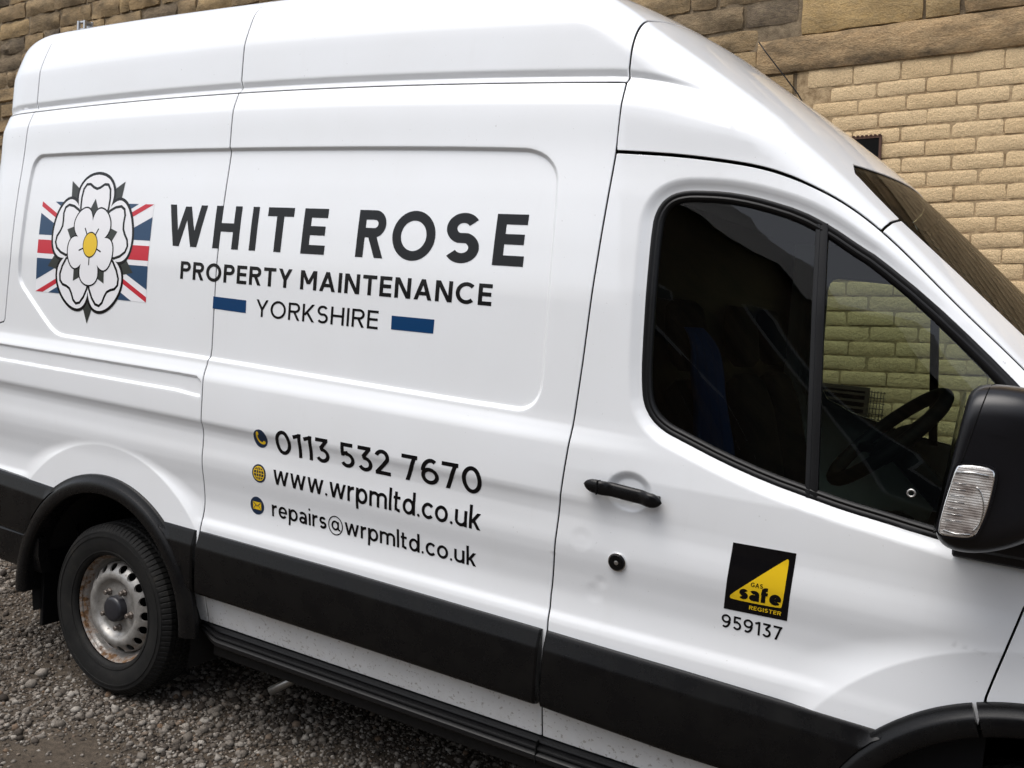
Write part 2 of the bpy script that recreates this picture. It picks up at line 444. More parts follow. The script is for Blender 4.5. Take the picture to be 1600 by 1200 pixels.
def add_lips(P, Nn, T, depth=.016, rnd=.0016):
    """hem the free edges of a skin: rounded over, then turned inwards"""
    E = {}
    for a, b, c in T.tolist():
        for u, w, o in ((a, b, c), (b, c, a), (c, a, b)):
            k = (min(u, w), max(u, w))
            E[k] = None if k in E else (u, w, o)
    B = [e for e in E.values() if e]
    out = {}
    for u, w, o in B:
        d = P[w]-P[u]; d = d/np.linalg.norm(d); q = .5*(P[u]+P[w])-P[o]; q = q-d*np.dot(q, d); q = q/(np.linalg.norm(q)+1e-12)
        for i in (u, w): out[i] = out.get(i, 0)+q
    idx = sorted(out); pos = {v: i for i, v in enumerate(idx)}; n0 = len(P)
    O = np.array([out[i]/(np.linalg.norm(out[i])+1e-12) for i in idx]); Bn = Nn[idx]; Bp = P[idx]
    r1 = Bp + O*rnd*.7 - Bn*rnd*.35; r2 = Bp + O*rnd - Bn*rnd*2.2; r3 = Bp + O*rnd*1.6 - Bn*depth
    m = O+Bn; m /= np.linalg.norm(m, axis=1, keepdims=True)
    V = np.concatenate([P, r1, r2, r3]); NN = np.concatenate([Nn, m, O, O])
    k = len(idx); Fc = T.tolist()
    for u, w, o in B:
        a, b = pos[u], pos[w]
        Fc.append((w, u, n0+a, n0+b)); Fc.append((n0+b, n0+a, n0+k+a, n0+k+b)); Fc.append((n0+k+b, n0+k+a, n0+2*k+a, n0+2*k+b))
    return V, NN, Fc
def orient(P, Nn, T):
    fn = np.cross(P[T[:, 1]]-P[T[:, 0]], P[T[:, 2]]-P[T[:, 0]]); flip = np.sum(fn*Nn[T[:, 0]], 1) < 0
    T = T.copy(); T[flip] = T[flip][:, [0, 2, 1]]; return T

def finish_panel(name, V, Fc, mtl, parent, NN, lips, nt):
    o = mesh_obj(name, V, Fc, mtl or PAINT, parent, True, NN)
    if lips and (mtl is None or mtl in (PAINT, PAINT_PLAIN)):
        o.data.materials.append(RUBBER)          # deep lip painted black like a seal, for the shade in the shut line
        mi = np.zeros(len(Fc), int); mi[nt+2::3] = 1
        o.data.polygons.foreach_set('material_index', mi)
    return o
def feature_points(h=.010):
    """points that follow the pressed lines, so the mesh edges run along them"""
    out = []
    for poly, depth, width, lo, hi in RECESSES:
        for k in (-.5, -.25, 0, .25, .5): out.append(resample(offset_poly(poly, k*width), h))
    for cx in (0, WB):
        for dr in (-.012, -.004, 0, .004, .010, .018):
            a = np.arange(0, math.pi, h/.67); R = RFL+dr
            out.append(np.stack([cx+R*np.cos(a), AXZ+R*np.sin(a)], 1))
    return np.concatenate(out)
FEAT = feature_points()
def in_band(x, z):
    m = np.zeros(x.shape, bool)
    for poly, depth, width, lo, hi in RECESSES:
        b = (x > lo[0]) & (x < hi[0]) & (z > lo[1]) & (z < hi[1])
        if b.any(): d = np.abs(poly_sdf(x[b], z[b], poly)); m[b] |= d < width*.5+.004
    for cx in (0, WB): m |= (np.abs(np.hypot(x-cx, z-AXZ)-RFL-.003) < .020) & (z < 1.1) & (z > .7)
    return m

def flank_panel(name, outline, mtl=None, holes=(), gap=.0041, dx=.011, parent=van, far=False, depth=.016, push=0., feats=True, lips=True):
    """a pressed panel of the flank: outline in (x, z)"""
    o = resample(offset_poly(outline, -gap), .006 if not far else .03)
    hs = [resample(offset_poly(h, gap), .010 if not far else .03) for h in holes]
    lo, hi = o.min(0), o.max(0)
    xs = np.arange(lo[0]+dx*.5, hi[0], dx)
    if far: X, Z = np.meshgrid(xs, np.arange(lo[1], hi[1], dx)); pts = np.stack([X.ravel(), Z.ravel()], 1)
    else:
        X, ZZ = np.meshgrid(xs, rows(.38, 2.45)); pts = np.stack([X.ravel(), z_of(X.ravel(), ZZ.ravel())], 1)
        if feats:
            pts = pts[~in_band(pts[:, 0], pts[:, 1])]; pts = np.concatenate([pts, FEAT])
    m = (pts[:, 0] > lo[0]) & (pts[:, 0] < hi[0]) & (pts[:, 1] > lo[1]) & (pts[:, 1] < hi[1]); pts = pts[m]
    mg = .004 if not far else .012
    pts = pts[poly_sdf(pts[:, 0], pts[:, 1], o) < -mg]
    for h in hs: pts = pts[poly_sdf(pts[:, 0], pts[:, 1], h) > mg]
    v, T = triangulate(o, pts, hs)
    P = on_flank(v[:, 0], v[:, 1]); Nn = skin_normal(P)
    P = P - Nn*push
    T = orient(P, Nn, T)
    if lips: V, NN, Fc = add_lips(P, Nn, T, depth)
    else: V, NN, Fc = P, Nn, T.tolist()
    if far:
        V = V*[1, -1, 1]+[0, 2*YC, 0]; NN = NN*[1, -1, 1]; Fc = [tuple(f)[::-1] for f in Fc]
    return finish_panel(name, V, Fc, mtl, parent, NN, lips, len(T))

def top_panel(name, outline, mtl=None, gap=.0041, h=.012, parent=van, push=0., rows_from=None, lips=True, depth=.016):
    """a panel of the roof / windscreen: outline in (x, theta), theta swept over the top"""
    K = 1.1
    o = np.array(outline, float)*[1, K]
    o = resample(offset_poly(o, -gap), .0032)
    lo, hi = o.min(0), o.max(0)
    X, T_ = np.meshgrid(np.arange(lo[0]+h*.5, hi[0], h), np.arange(lo[1], hi[1], h*.8)); pts = np.stack([X.ravel(), T_.ravel()], 1)
    if rows_from is not None:
        zz = np.concatenate([np.arange(2.38, 2.44, .0045), np.arange(2.44, 2.56, .010)])
        Xr, Zr = np.meshgrid(np.arange(lo[0]+h*.5, hi[0], h), zz); z = z_of(Xr.ravel(), Zr.ravel()); Q = on_flank(Xr.ravel(), z)
        th = theta_of(Q[:, 1], Q[:, 2])*K
        top = np.stack([Q[:, 0], th], 1); far_ = np.stack([Q[:, 0], math.pi*K-th], 1)
        th2 = th.reshape(len(zz), -1); okr = (Q[:, 1] < .17).reshape(len(zz), -1) & (Xr < 2.5)
        hi_l = np.where(okr, th2, -9).max(0); lo_l = th2[0]
        lim = np.interp(pts[:, 0], Xr[0], np.maximum(hi_l, lo_l)); lim0 = np.interp(pts[:, 0], Xr[0], lo_l)
        f_ = np.minimum(pts[:, 1], math.pi*K-pts[:, 1])
        none = np.interp(pts[:, 0], Xr[0], okr.any(0).astype(float)) < .5
        pts = pts[(f_ > lim+h*.4) | (f_ < lim0-h*.4) | none]
        okf = okr.ravel()
        pts = np.concatenate([pts, top[okf], far_[okf]])
        for xe in (lo[0]+.004, hi[0]-.004):          # follow the step right up to the shut line
            z = z_of(np.full(len(zz), xe), zz); Q = on_flank(np.full(len(zz), xe), z); te = theta_of(Q[:, 1], Q[:, 2])*K
            if xe < 2.2: pts = np.concatenate([pts, np.stack([Q[:, 0], te], 1)])
    pts = pts[poly_sdf(pts[:, 0], pts[:, 1], o) < -.0015]
    v, T = triangulate(o, pts)
    P = skin(v[:, 0], v[:, 1]/K); Nn = skin_normal(P); P = P-Nn*push
    T = orient(P, Nn, T)
    if lips: V, NN, Fc = add_lips(P, Nn, T, depth)
    else: V, NN, Fc = P, Nn, T.tolist()
    return finish_panel(name, V, Fc, mtl, parent, NN, lips, len(T))

def arc_pts(cx, R, a0, a1, n=40):
    return [(cx+R*math.cos(math.radians(a0+(a1-a0)*i/n)), AXZ+R*math.sin(math.radians(a0+(a1-a0)*i/n))) for i in range(n+1)]
ROPEN = .490
def gutter_line(x0, x1, n=30): return [(x, float(gutter_z(x))) for x in np.linspace(x0, x1, n)]
def seam_part(seam, z_hi, z_lo):
    """seam from z_hi down to z_lo"""
    s = sorted(seam, key=lambda p: -p[1]); mid = [p for p in s if z_lo+.004 < p[1] < z_hi-.004]
    return [(float(interp_seam(seam, z_hi)), z_hi)]+mid+[(float(interp_seam(seam, z_lo)), z_lo)]
ZS = .425        # bottom of the painted sill
a_lo = math.degrees(math.asin((ZS-AXZ)/ROPEN))
# quarter panel over the rear wheel
zr = float(gutter_z(-.66)); zs_ = float(gutter_z(.545)); zb = float(gutter_z(2.062))
quarter = (seam_part(SEAM_SLIDE, zs_, ZS) + arc_pts(0, ROPEN, a_lo, 180-a_lo) + [(-1.05, ZS), (-1.05, 1.462), (-.735, 1.464), (-.708, 1.472)]
           + seam_part(SEAM_REAR, zr, 1.484)[::-1] + gutter_line(-.64, .52))
quarter_panel = flank_panel('quarter_panel', quarter)
corner = seam_part(SEAM_REAR, zr, 1.484) + [(-.708, 1.472), (-.735, 1.464), (-1.05, 1.462), (-1.05, float(gutter_z(-1.05)))] + gutter_line(-1.0, -.68, 8)
rear_corner = flank_panel('rear_corner_panel', corner, feats=False)
slide = (gutter_line(.56, 2.05)[::-1] + seam_part(SEAM_SLIDE, zs_, ZS) + seam_part(SEAM_B, zb, ZS)[::-1])
sliding_door = flank_panel('side_load_door', slide)
aF = 180-math.degrees(math.asin((ZS-AXZ)/ROPEN)); aT = math.degrees(math.acos((3.132-WB)/ROPEN))
door = (seam_part(SEAM_B, 2.173, ZS) + arc_pts(WB, ROPEN, aF, aT, 30) + FENDER[:-1] + DOOR_TOP[::-1][:-1])
cab_door = flank_panel('cab_door', door, holes=[WINDOW])
aF2 = math.degrees(math.acos((3.139-WB)/ROPEN))
fender = FENDER[::-1] + arc_pts(WB, ROPEN, aF2, a_lo, 30) + [(4.1, ZS), (4.2, .80), (4.0, .97), (3.75, 1.12), (3.55, 1.25)]
front_wing = flank_panel('front_wing', fender, feats=True)

# roof skins above the gutter, one pressing per bay
def th_of(x, z):
    P = on_flank(np.array([x]), np.array([z])); return float(theta_of(P[0, 1], P[0, 2]))
def roof_bay(name, xa, xb, seam_a, seam_b):
    ga = [(x, th_of(x, float(gutter_z(x)))) for x in np.linspace(xa, xb, 24)]
    def up(seam, xg):
        zt = float(gutter_z(xg)); th0 = th_of(xg, zt); out = []
        for k in range(1, 9):
            th = th0 + (math.pi/2-th0)*(k/8)**1.3; out.append((xg + (float(interp_seam(seam, 2.76))-xg if seam else 0)*min(1, k/3), th))
        return out
    L_ = up(seam_a, xa); R_ = up(seam_b, xb)
    half = [(x, t) for x, t in R_[:-1]]
    o = ga + R_ + [(x, math.pi-t) for x, t in R_[:-1][::-1]] + [(x, math.pi-t) for x, t in ga[::-1]] + [(x, math.pi-t) for x, t in L_[:-1]] + L_[::-1]
    return top_panel(name, o, rows_from=True)
roof_bay('roof_panel', -1.05, -.660, None, SEAM_REAR)
roof_bay('roof_panel', -.660, .545, SEAM_REAR, SEAM_SLIDE)
roof_bay('roof_panel', .545, 2.062, SEAM_SLIDE, None)
# cab roof with the fairing down to the windscreen
UWS = 2.752
def ws_top(y): return UWS-.22*(YC-y)**2
def th_top(x, y):
    z = float(top_z(np.array([x]), np.array([y]))[0]); return math.atan2(z-ZO, YC-y)
PILLAR = [(2.655,.330,2.180),(2.668,.284,2.155),(2.73,.268,2.095),(2.798,.262,2.032),(2.936,.285,1.913),(3.115,.319,1.755),(3.3,.345,1.59),(3.5,.37,1.41)]
pil = [(x, float(theta_of(y, z))) for x, y, z in PILLAR]
def pillar_th(x): return float(np.interp(x, [p[0] for p in pil], [p[1] for p in pil]))
dtop = [(x, th_of(x, z)) for x, z in DOOR_TOP]
bup = [(2.062, th_of(2.062, z)) for z in np.linspace(2.173, 2.56, 12)] + [(2.062, t) for t in np.linspace(th_of(2.062, 2.56)+.03, math.pi/2, 8)]
wtop = []
for y in np.linspace(.345, 1.03, 16):
    x = ws_top(y); P = skin(np.array([x]), np.array([th_top(x, y)]))[0]; wtop.append((x, float(theta_of(P[1], P[2]))))
dth = lambda x: float(np.interp(x, [p[0] for p in dtop], [p[1] for p in dtop]))
half = [p for p in dtop if p[0] < 2.768] + [(2.7715, dth(2.7715))] + [(2.783, float(theta_of(.176, 2.012)))] + [(2.797, pil[3][1])] + [pil[2], pil[1]] + wtop
o = half + [(x, math.pi-t) for x, t in half[:-1][::-1]] + [(x, math.pi-t) for x, t in bup[:-1]] + bup[::-1][:-1]
cab_roof = top_panel('cab_roof_fairing', o, rows_from=True)
# A-pillar covers
ap = [(2.7715, dth(2.7715))] + [p for p in dtop if p[0] > 2.775] + [(3.5, pil[-1][1])] + [(3.3, pillar_th(3.3)), (3.115, pillar_th(3.115)), (2.936, pillar_th(2.936)), (2.797, pil[3][1]), (2.783, float(theta_of(.176, 2.012)))]
top_panel('windscreen_pillar_cover', ap, h=.010)
top_panel('windscreen_pillar_cover', [(x, math.pi-t) for x, t in ap][::-1], h=.02)
# windscreen
wsb = []
for y in np.linspace(.40, 1.03, 12):
    x = 3.64-.22*(YC-y)**2*.8; P = skin(np.array([x]), np.array([th_top(x, y)]))[0]; wsb.append((x, float(theta_of(P[1], P[2]))))
wh = [(x, t) for x, t in wtop[::-1]] + pil[1:-1] + wsb
wo = wh + [(x, math.pi-t) for x, t in wh[:-1][::-1]][:-1]
windscreen = top_panel('windscreen', wo, GLASS_WS, h=.03, push=.004, gap=.004, lips=False)
# black band printed round the glass edge
band = [(x, t) for x, t in pil[1:-1]] + [(x, t+.045) for x, t in pil[1:-1]][::-1]
FRIT = mat('black_glass_border', (.006, .006, .006), .3)
for flip in (False, True):
    q = band if not flip else [(x, math.pi-t) for x, t in band][::-1]
    p_ = top_panel('glass_border', q, FRIT, h=.02, push=.009, gap=.001, lips=False, parent=windscreen)
wt = [(x, t) for x, t in wtop]; wtf = wt + [(x, math.pi-t) for x, t in wt[:-1][::-1]]
top_panel('glass_border', wtf + [(x+.05, t) for x, t in wtf][::-1], FRIT, h=.02, push=.009, gap=.001, lips=False, parent=windscreen)
# bonnet and nose
bo = [(x, t) for x, t in wsb[::-1]] + [(3.52, pil[-1][1]-.01), (3.55, th_of(3.55, 1.252)), (3.75, th_of(3.75, 1.122)), (4.0, th_of(4.0, .972)), (4.2, th_of(4.2, .802)), (4.24, math.pi/2)]
bo2 = bo + [(x, math.pi-t) for x, t in bo[:-1][::-1]][:-1]
top_panel('bonnet', bo2, PAINT_PLAIN, h=.04)
# plastic scuttle trim where pillar, wing and bonnet meet
for flip in (False, True):
    q = [(3.36, dth(3.36)-.03), (3.60, th_of(3.55, 1.252)-.02), (3.68, pil[-1][1]+.10), (3.44, pil[-1][1]+.12)]
    if flip: q = [(x, math.pi-t) for x, t in q][::-1]
    top_panel('scuttle_trim', q, TRIM, h=.03, push=.008, gap=0, lips=False)
# ---- inner lining that closes the shut lines, floor, bulkhead
def base_y(x):
    x = np.asarray(x, float); t = np.clip(x-2.0, 0, None); t2 = np.clip(x-3.45, 0, None); t3 = np.clip(-.74-x, 0, None)
    return .03*t*t/(t+.5) + .55*t2*t2 + 1.6*t3*t3
# far flank: one pressing with the passenger window cut out, same section
FAR_WINDOW = [(2.286,1.90),(2.292,1.93),(2.306,1.948),(2.33,1.955),(2.56,1.943),(2.70,1.90),(2.85,1.80),(3.0,1.68),(3.12,1.56),(3.2,1.46),(3.26,1.36),(3.26,1.27),(3.18,1.24),(2.95,1.262),(2.70,1.30),(2.45,1.36),(2.33,1.41),(2.292,1.47)]
fz = [(x, float(gutter_z(x))) for x in np.linspace(-1.05, 2.062, 30)]
far_cargo = ([(-1.05, ZS)] + arc_pts(0, ROPEN, 180-a_lo, a_lo)+[(1.976, ZS)] + seam_part(SEAM_B, zb, ZS)[::-1][1:] + fz[::-1][1:])
flank_panel('far_side_panel', far_cargo, far=True, dx=.03)
flank_panel('far_cab_door', door, holes=[FAR_WINDOW], far=True, dx=.03)
flank_panel('far_front_wing', fender, far=True, dx=.03)
# tail: rear doors close the load bay
def end_cap(name, x, mtl, n=60, shrink=.985):
    th = np.linspace(-.45, math.pi+.45, n); P = skin(np.full(n, x), th); c = [x, YC, 1.2]
    P = np.array(c)+(P-np.array(c))*shrink; V = np.concatenate([P, [c]]); return mesh_obj(name, V, [(i, i+1, n) for i in range(n-1)], mtl, van, False)
end_cap('rear_doors', -1.048, PAINT_PLAIN)
bulk = end_cap('bulkhead', 2.12, INTERIOR, shrink=.965)
end_cap('nose_grille', 4.19, TRIM)
bm = box_bm((-1.02, .16, .42), (3.35, 1.90, .47)); bm_obj('load_floor', bm, UNDER, van)
bm = box_bm((-.95, .42, .24), (4.05, 1.64, .42), .02); bm_obj('chassis', bm, UNDER, van)
# ---- black side trim: moulded strips between the shut lines
def trim_top(x): return np.interp(x, [-.75,-.3,.32,1.23,2.0,2.42,2.92], [.828,.809,.796,.793,.782,.773,.757])
def trim_bot(x): return np.interp(x, [-.7,-.43,.52,1.26,2.0,2.43], [.585,.575,.561,.560,.556,.541])
def trim_strip(name, xa, xb, ends=(True, True)):
    n = max(8, int((xb-xa)/.012)); xs = np.linspace(xa, xb, n)
    prof = [(1.0,.012),(1.0,-.008),(.985,-.0105),(.95,-.0130),(.79,-.0240),(.77,-.0255),(.74,-.0262),(.35,-.0250),(.10,-.0215),(.04,-.019),(.0,-.013),(-.02,-.002),(-.02,.030)]
    V = []
    for i, x in enumerate(xs):
        t, b = trim_top(x), trim_bot(x)
        bc = 0
        for cx in (0, WB):          # cut to the sweep of the arch moulding
            if abs(x-cx) < .541: bc = min(t, AXZ+math.sqrt(.541**2-(x-cx)**2))
        for k, (f, y) in enumerate(prof):
            xx = x
            if i in (0, n-1): y = y + .007*(y < 0)
            V.append((xx, float(base_y(x))+y, max(b+(t-b)*f, bc)))
    # rounded ends: pull the neighbours of the end rings close to them
    V = np.array(V).reshape(n, len(prof), 3)
    V[1, :, 0] = xa+.006; V[-2, :, 0] = xb-.006
    Fc = grid_faces(n, len(prof)); m = len(prof)
    Fc.append(tuple(range(m))); Fc.append(tuple((n-1)*m+k for k in range(m))[::-1])
    o = mesh_obj(name, V.reshape(-1, 3), Fc, TRIM, van)
    o.data.set_sharp_from_angle(angle=math.radians(35)); return o
def arch_x(z, cx, R): return math.sqrt(max(0, R*R-(z-AXZ)**2))
trim_strip('side_trim', arch_x(.79, 0, .541)+.004, float(interp_seam(SEAM_SLIDE, .70))-.011)
trim_strip('side_trim', float(interp_seam(SEAM_SLIDE, .70))+.004, float(interp_seam(SEAM_B, .70))-.009)
trim_strip('side_trim', float(interp_seam(SEAM_B, .70))+.006, WB-arch_x(.757, 0, .541)-.002)
trim_strip('side_trim', -1.04, -arch_x(.81, 0, .541)-.004)
def valance():
    xs = np.linspace(-1.04, -.41, 16); prof = [(.580,.02),(.580,-.006),(.572,-.012),(.50,-.010),(.44,.004),(.422,.012),(.42,.06)]
    V = [(x, float(base_y(x))+y, z) for x in xs for z, y in prof]
    Fc = grid_faces(len(xs), len(prof)); Fc.append(tuple((len(xs)-1)*len(prof)+k for k in range(len(prof)))[::-1])
    o = mesh_obj('rear_bumper_corner', V, Fc, TRIM, van); o.data.set_sharp_from_angle(angle=math.radians(35))
valance()
# ---- wheel-arch mouldings and liners
def arch_moulding(cx, a0, a1, far=False):
    prof = [(.5565,.004),(.5560,-.010),(.5545,-.0135),(.549,-.0160),(.540,-.0180),(.532,-.026),(.524,-.0305),(.505,-.032),(.490,-.0315),(.483,-.028),(.479,-.020),(.478,-.006),(.478,.06)]
    n = 90; V = []
    for i in range(n+1):
        a = math.radians(a0+(a1-a0)*i/n)
        for R, y in prof:
            # the moulding straightens into a skirt below the axle line
            x = R*math.cos(a); z = R*math.sin(a)
            if a < 0: x = R*(1-.10*a*a)-.0; z = R*a
            if a > math.pi: x = -R*(1-.10*(a-math.pi)**2); z = -R*(a-math.pi)
            V.append((cx+x, float(base_y(cx+x))*1.0-.002+y, AXZ+z))
    V = np.array(V)
    if far: V[:, 1] = 2*YC-V[:, 1]
    Fc = grid_faces(n+1, len(prof)); m = len(prof); Fc += [tuple(range(m)), tuple(n*m+k for k in range(m))[::-1]]
    o = mesh_obj('wheel_arch_moulding', V, Fc, TRIM, van); o.data.set_sharp_from_angle(angle=math.radians(40)); return o
arch_moulding(0, 3, 183)
arch_moulding(WB, aF2+.6, 178); arch_moulding(WB, -5, aF2-.4)
arch_moulding(0, -7, 187, True); arch_moulding(WB, -5, 187, True)
def liner(cx, far=False):
    n = 48; V = []; R = .492
    for i in range(n+1):
        a = math.radians(-14+208*i/n)
        for y in (.02, .20, .42): V.append((cx+R*math.cos(a), y, AXZ+R*math.sin(a)))
    V.append((cx, .42, AXZ)); c = len(V)-1
    V = np.array(V); Fc = grid_faces(n+1, 3)+[(i*3+2, (i+1)*3+2, c) for i in range(n)]
    if far: V[:, 1] = 2*YC-V[:, 1]
    mesh_obj('wheel_arch_liner', V, Fc, UNDER, van, False)
for c in (0, WB): liner(c); liner(c, True)
# mud flap and spring hanger glimpsed in the rear arch
bm = box_bm((-.475, .05, .17), (-.455, .30, .50), .004); bm_obj('mud_flap', bm, RUBBER, van)
V, Fc = tube([(-.40, .16, .62), (-.36, .15, .50), (-.37, .14, .40)], .006, 6); mesh_obj('brake_hose', V, Fc, TRIM, van)
# ---- plastic step along the sill
def step():
    xs = np.concatenate([np.linspace(.50, .62, 8), np.linspace(.70, 2.80, 40)])
    prof = [(.075,.424),(.052,.4235),(.047,.421),(.045,.416),(.052,.411),(.053,.405),(.040,.4025),(.036,.400),(.035,.396),(.040,.391),(.041,.387),(.034,.384),(.030,.380),(.031,.366),(.040,.358),(.062,.352),(.16,.348)]
    V = []
    for x in xs:
        k = smooth01(np.array((x-.50)/.12)).item()
        for y, z in prof: V.append((x, float(base_y(x))+y+.02*(1-k), z+(.424-z)*(1-k)*.55))
    m = len(prof); n = len(xs); Fc = grid_faces(n, m)+[tuple(range(m)), tuple((n-1)*m+k for k in range(m))[::-1]]
    o = mesh_obj('sill_step', V, Fc, STEP, van); o.data.set_sharp_from_angle(angle=math.radians(30))
    bm = box_bm((float(interp_seam(SEAM_B, .43))-.0015, .0295, .352), (float(interp_seam(SEAM_B, .43))+.0015, .075, .4225)); bm_obj('step_joint', bm, DARK, van)
    bm = box_bm((.55, .08, .30), (2.80, .45, .43), .01); bm_obj('sill_box', bm, UNDER, van)
step()
# side exhaust pipe peeping out below the step
V, Fc = tube([(.700,.24,.142),(.80,.33,.215),(.90,.43,.26),(1.1,.6,.28)], [.017,.017,.018,.018], 14)
PIPE = mat('galvanised_pipe', (.48, .47, .45), .38, metal=.9)
ex = mesh_obj('exhaust_pipe', V, Fc, PIPE, van)

# ---- wheels
NUT = mat('rusty_nut_steel', (.12, .10, .085), .5, metal=.4)
TYRE = mat('tyre_rubber', (.012, .012, .012), .7, spec=.2)
def _():
    m = TYRE; n = noise(m, 9, 7, .7)
    c = ramp(m, n.outputs['Fac'], [(.35, (.007, .007, .007)), (.62, (.014, .0135, .0125)), (.80, (.05, .042, .030))]); L(m, c.outputs[0], bsdf(m).inputs['Base Color'])
    n2 = noise(m, 240, 3); bump(m, n2.outputs['Fac'], .3, .001)
_()
STEEL = mat('worn_silver_steel', (.42, .42, .41), .38, metal=.3)
def _():
    m = STEEL
    tc = N(m, 'ShaderNodeTexCoord'); sx = N(m, 'ShaderNodeSeparateXYZ'); L(m, tc.outputs['Object'], sx.inputs[0])
    cb = N(m, 'ShaderNodeCombineXYZ'); L(m, sx.outputs['X'], cb.inputs[0]); L(m, sx.outputs['Z'], cb.inputs[1])
    ln = N(m, 'ShaderNodeVectorMath', operation='LENGTH'); L(m, cb.outputs[0], ln.inputs[0])
    r1 = N(m, 'ShaderNodeMapRange'); r1.inputs[1].default_value = .192; r1.inputs[2].default_value = .212; L(m, ln.outputs['Value'], r1.inputs[0])
    n1 = noise(m, 26, 8, .7); n2 = noise(m, 85, 6, .7)
    a = N(m, 'ShaderNodeMath', operation='MULTIPLY_ADD'); L(m, r1.outputs[0], a.inputs[0]); a.inputs[1].default_value = .225; L(m, n1.outputs['Fac'], a.inputs[2])
    f = ramp(m, a.outputs[0], [(.60, (0, 0, 0)), (.78, (1, 1, 1))])
    sp = ramp(m, n2.outputs['Fac'], [(.63, (0, 0, 0)), (.69, (1, 1, 1))])
    rust = ramp(m, n2.outputs['Fac'], [(.3, (.025, .014, .008)), (.55, (.13, .062, .020)), (.75, (.27, .17, .075))])
    base = ramp(m, n1.outputs['Fac'], [(.3, (.19, .18, .165)), (.7, (.40, .39, .37))])
    c = mixc(m, f.outputs[0], base.outputs[0], rust.outputs[0]); c = mixc(m, sp.outputs[0], c, (.03, .018, .012))
    L(m, c, bsdf(m).inputs['Base Color'])
    iv = N(m, 'ShaderNodeMath', operation='SUBTRACT'); iv.inputs[0].default_value = .45; L(m, f.outputs[0], iv.inputs[1]); iv.use_clamp = True; L(m, iv.outputs[0], bsdf(m).inputs['Metallic'])
    rr = ramp(m, f.outputs[0], [(0, (.36, .36, .36)), (1, (.85, .85, .85))]); L(m, rr.outputs[0], bsdf(m).inputs['Roughness'])
    bump(m, n2.outputs['Fac'], .35, .001)
_()
def lathe(prof, n, fr=None):
    """prof: (r, y) -> ring mesh round the y axis; fr(angle array, k) may change the radius"""
    V = []; a = np.arange(n)*2*math.pi/n
    for k, (r, y) in enumerate(prof):
        rr = r + (fr(a, k, y) if fr else 0)
        V.append(np.stack([rr*np.cos(a), np.full(n, y), rr*np.sin(a)], 1))
    return np.concatenate(V), grid_faces(len(prof), n, 0, True)
def make_tyre():
    R = .354; prof = []
    side = [(.222,.030),(.224,.020),(.230,.0135),(.238,.0115),(.2385,.0085),(.243,.0080),(.2435,.0105),(.262,.0045),(.285,.0015),(.300,.0010),(.3005,-.0012),(.306,-.0012),(.3065,.0012),(.318,.003),(.3185,.0015),(.323,.0025),(.3235,.0045),(.332,.0105),(.338,.016),(.343,.0215),(.347,.027)]
    prof += side
    ty = np.linspace(.030, .205, 60)
    prof += [(R-.004*((y-.1175)/.0875)**2, y) for y in ty]
    prof += [(r, .235-y) for r, y in side[::-1]]
    ns = len(side); n = 576
    pitch = 96
    def fr(a, k, y):
        if k < ns-4 or k >= ns+60+4: return 0*a
        g = 0*a; ph = a*pitch/(2*math.pi)
        u = (y-.030)/.175
        # four grooves round the tread, slots across the ribs
        for gy in (.058, .096, .139, .177): g = np.maximum(g, (abs(y-gy+.0015*np.sin(ph*2*math.pi)) < .0040)*.0085)
        zone = 0 if y < .058 else 1 if y < .096 else 2 if y < .139 else 3 if y < .177 else 4
        sh = [0, .5, .1, .6, .2][zone]; sk = [.6, 9, -9, 9, -.6][zone]
        s = np.abs(((ph+sh+sk*(y-.1175)) % 1)-.5)
        g = np.maximum(g, (s < (.10 if zone in (0, 4) else .09))*(.0045 if zone in (0, 4) else .005))
        return -g
    return lathe(prof, n, fr)
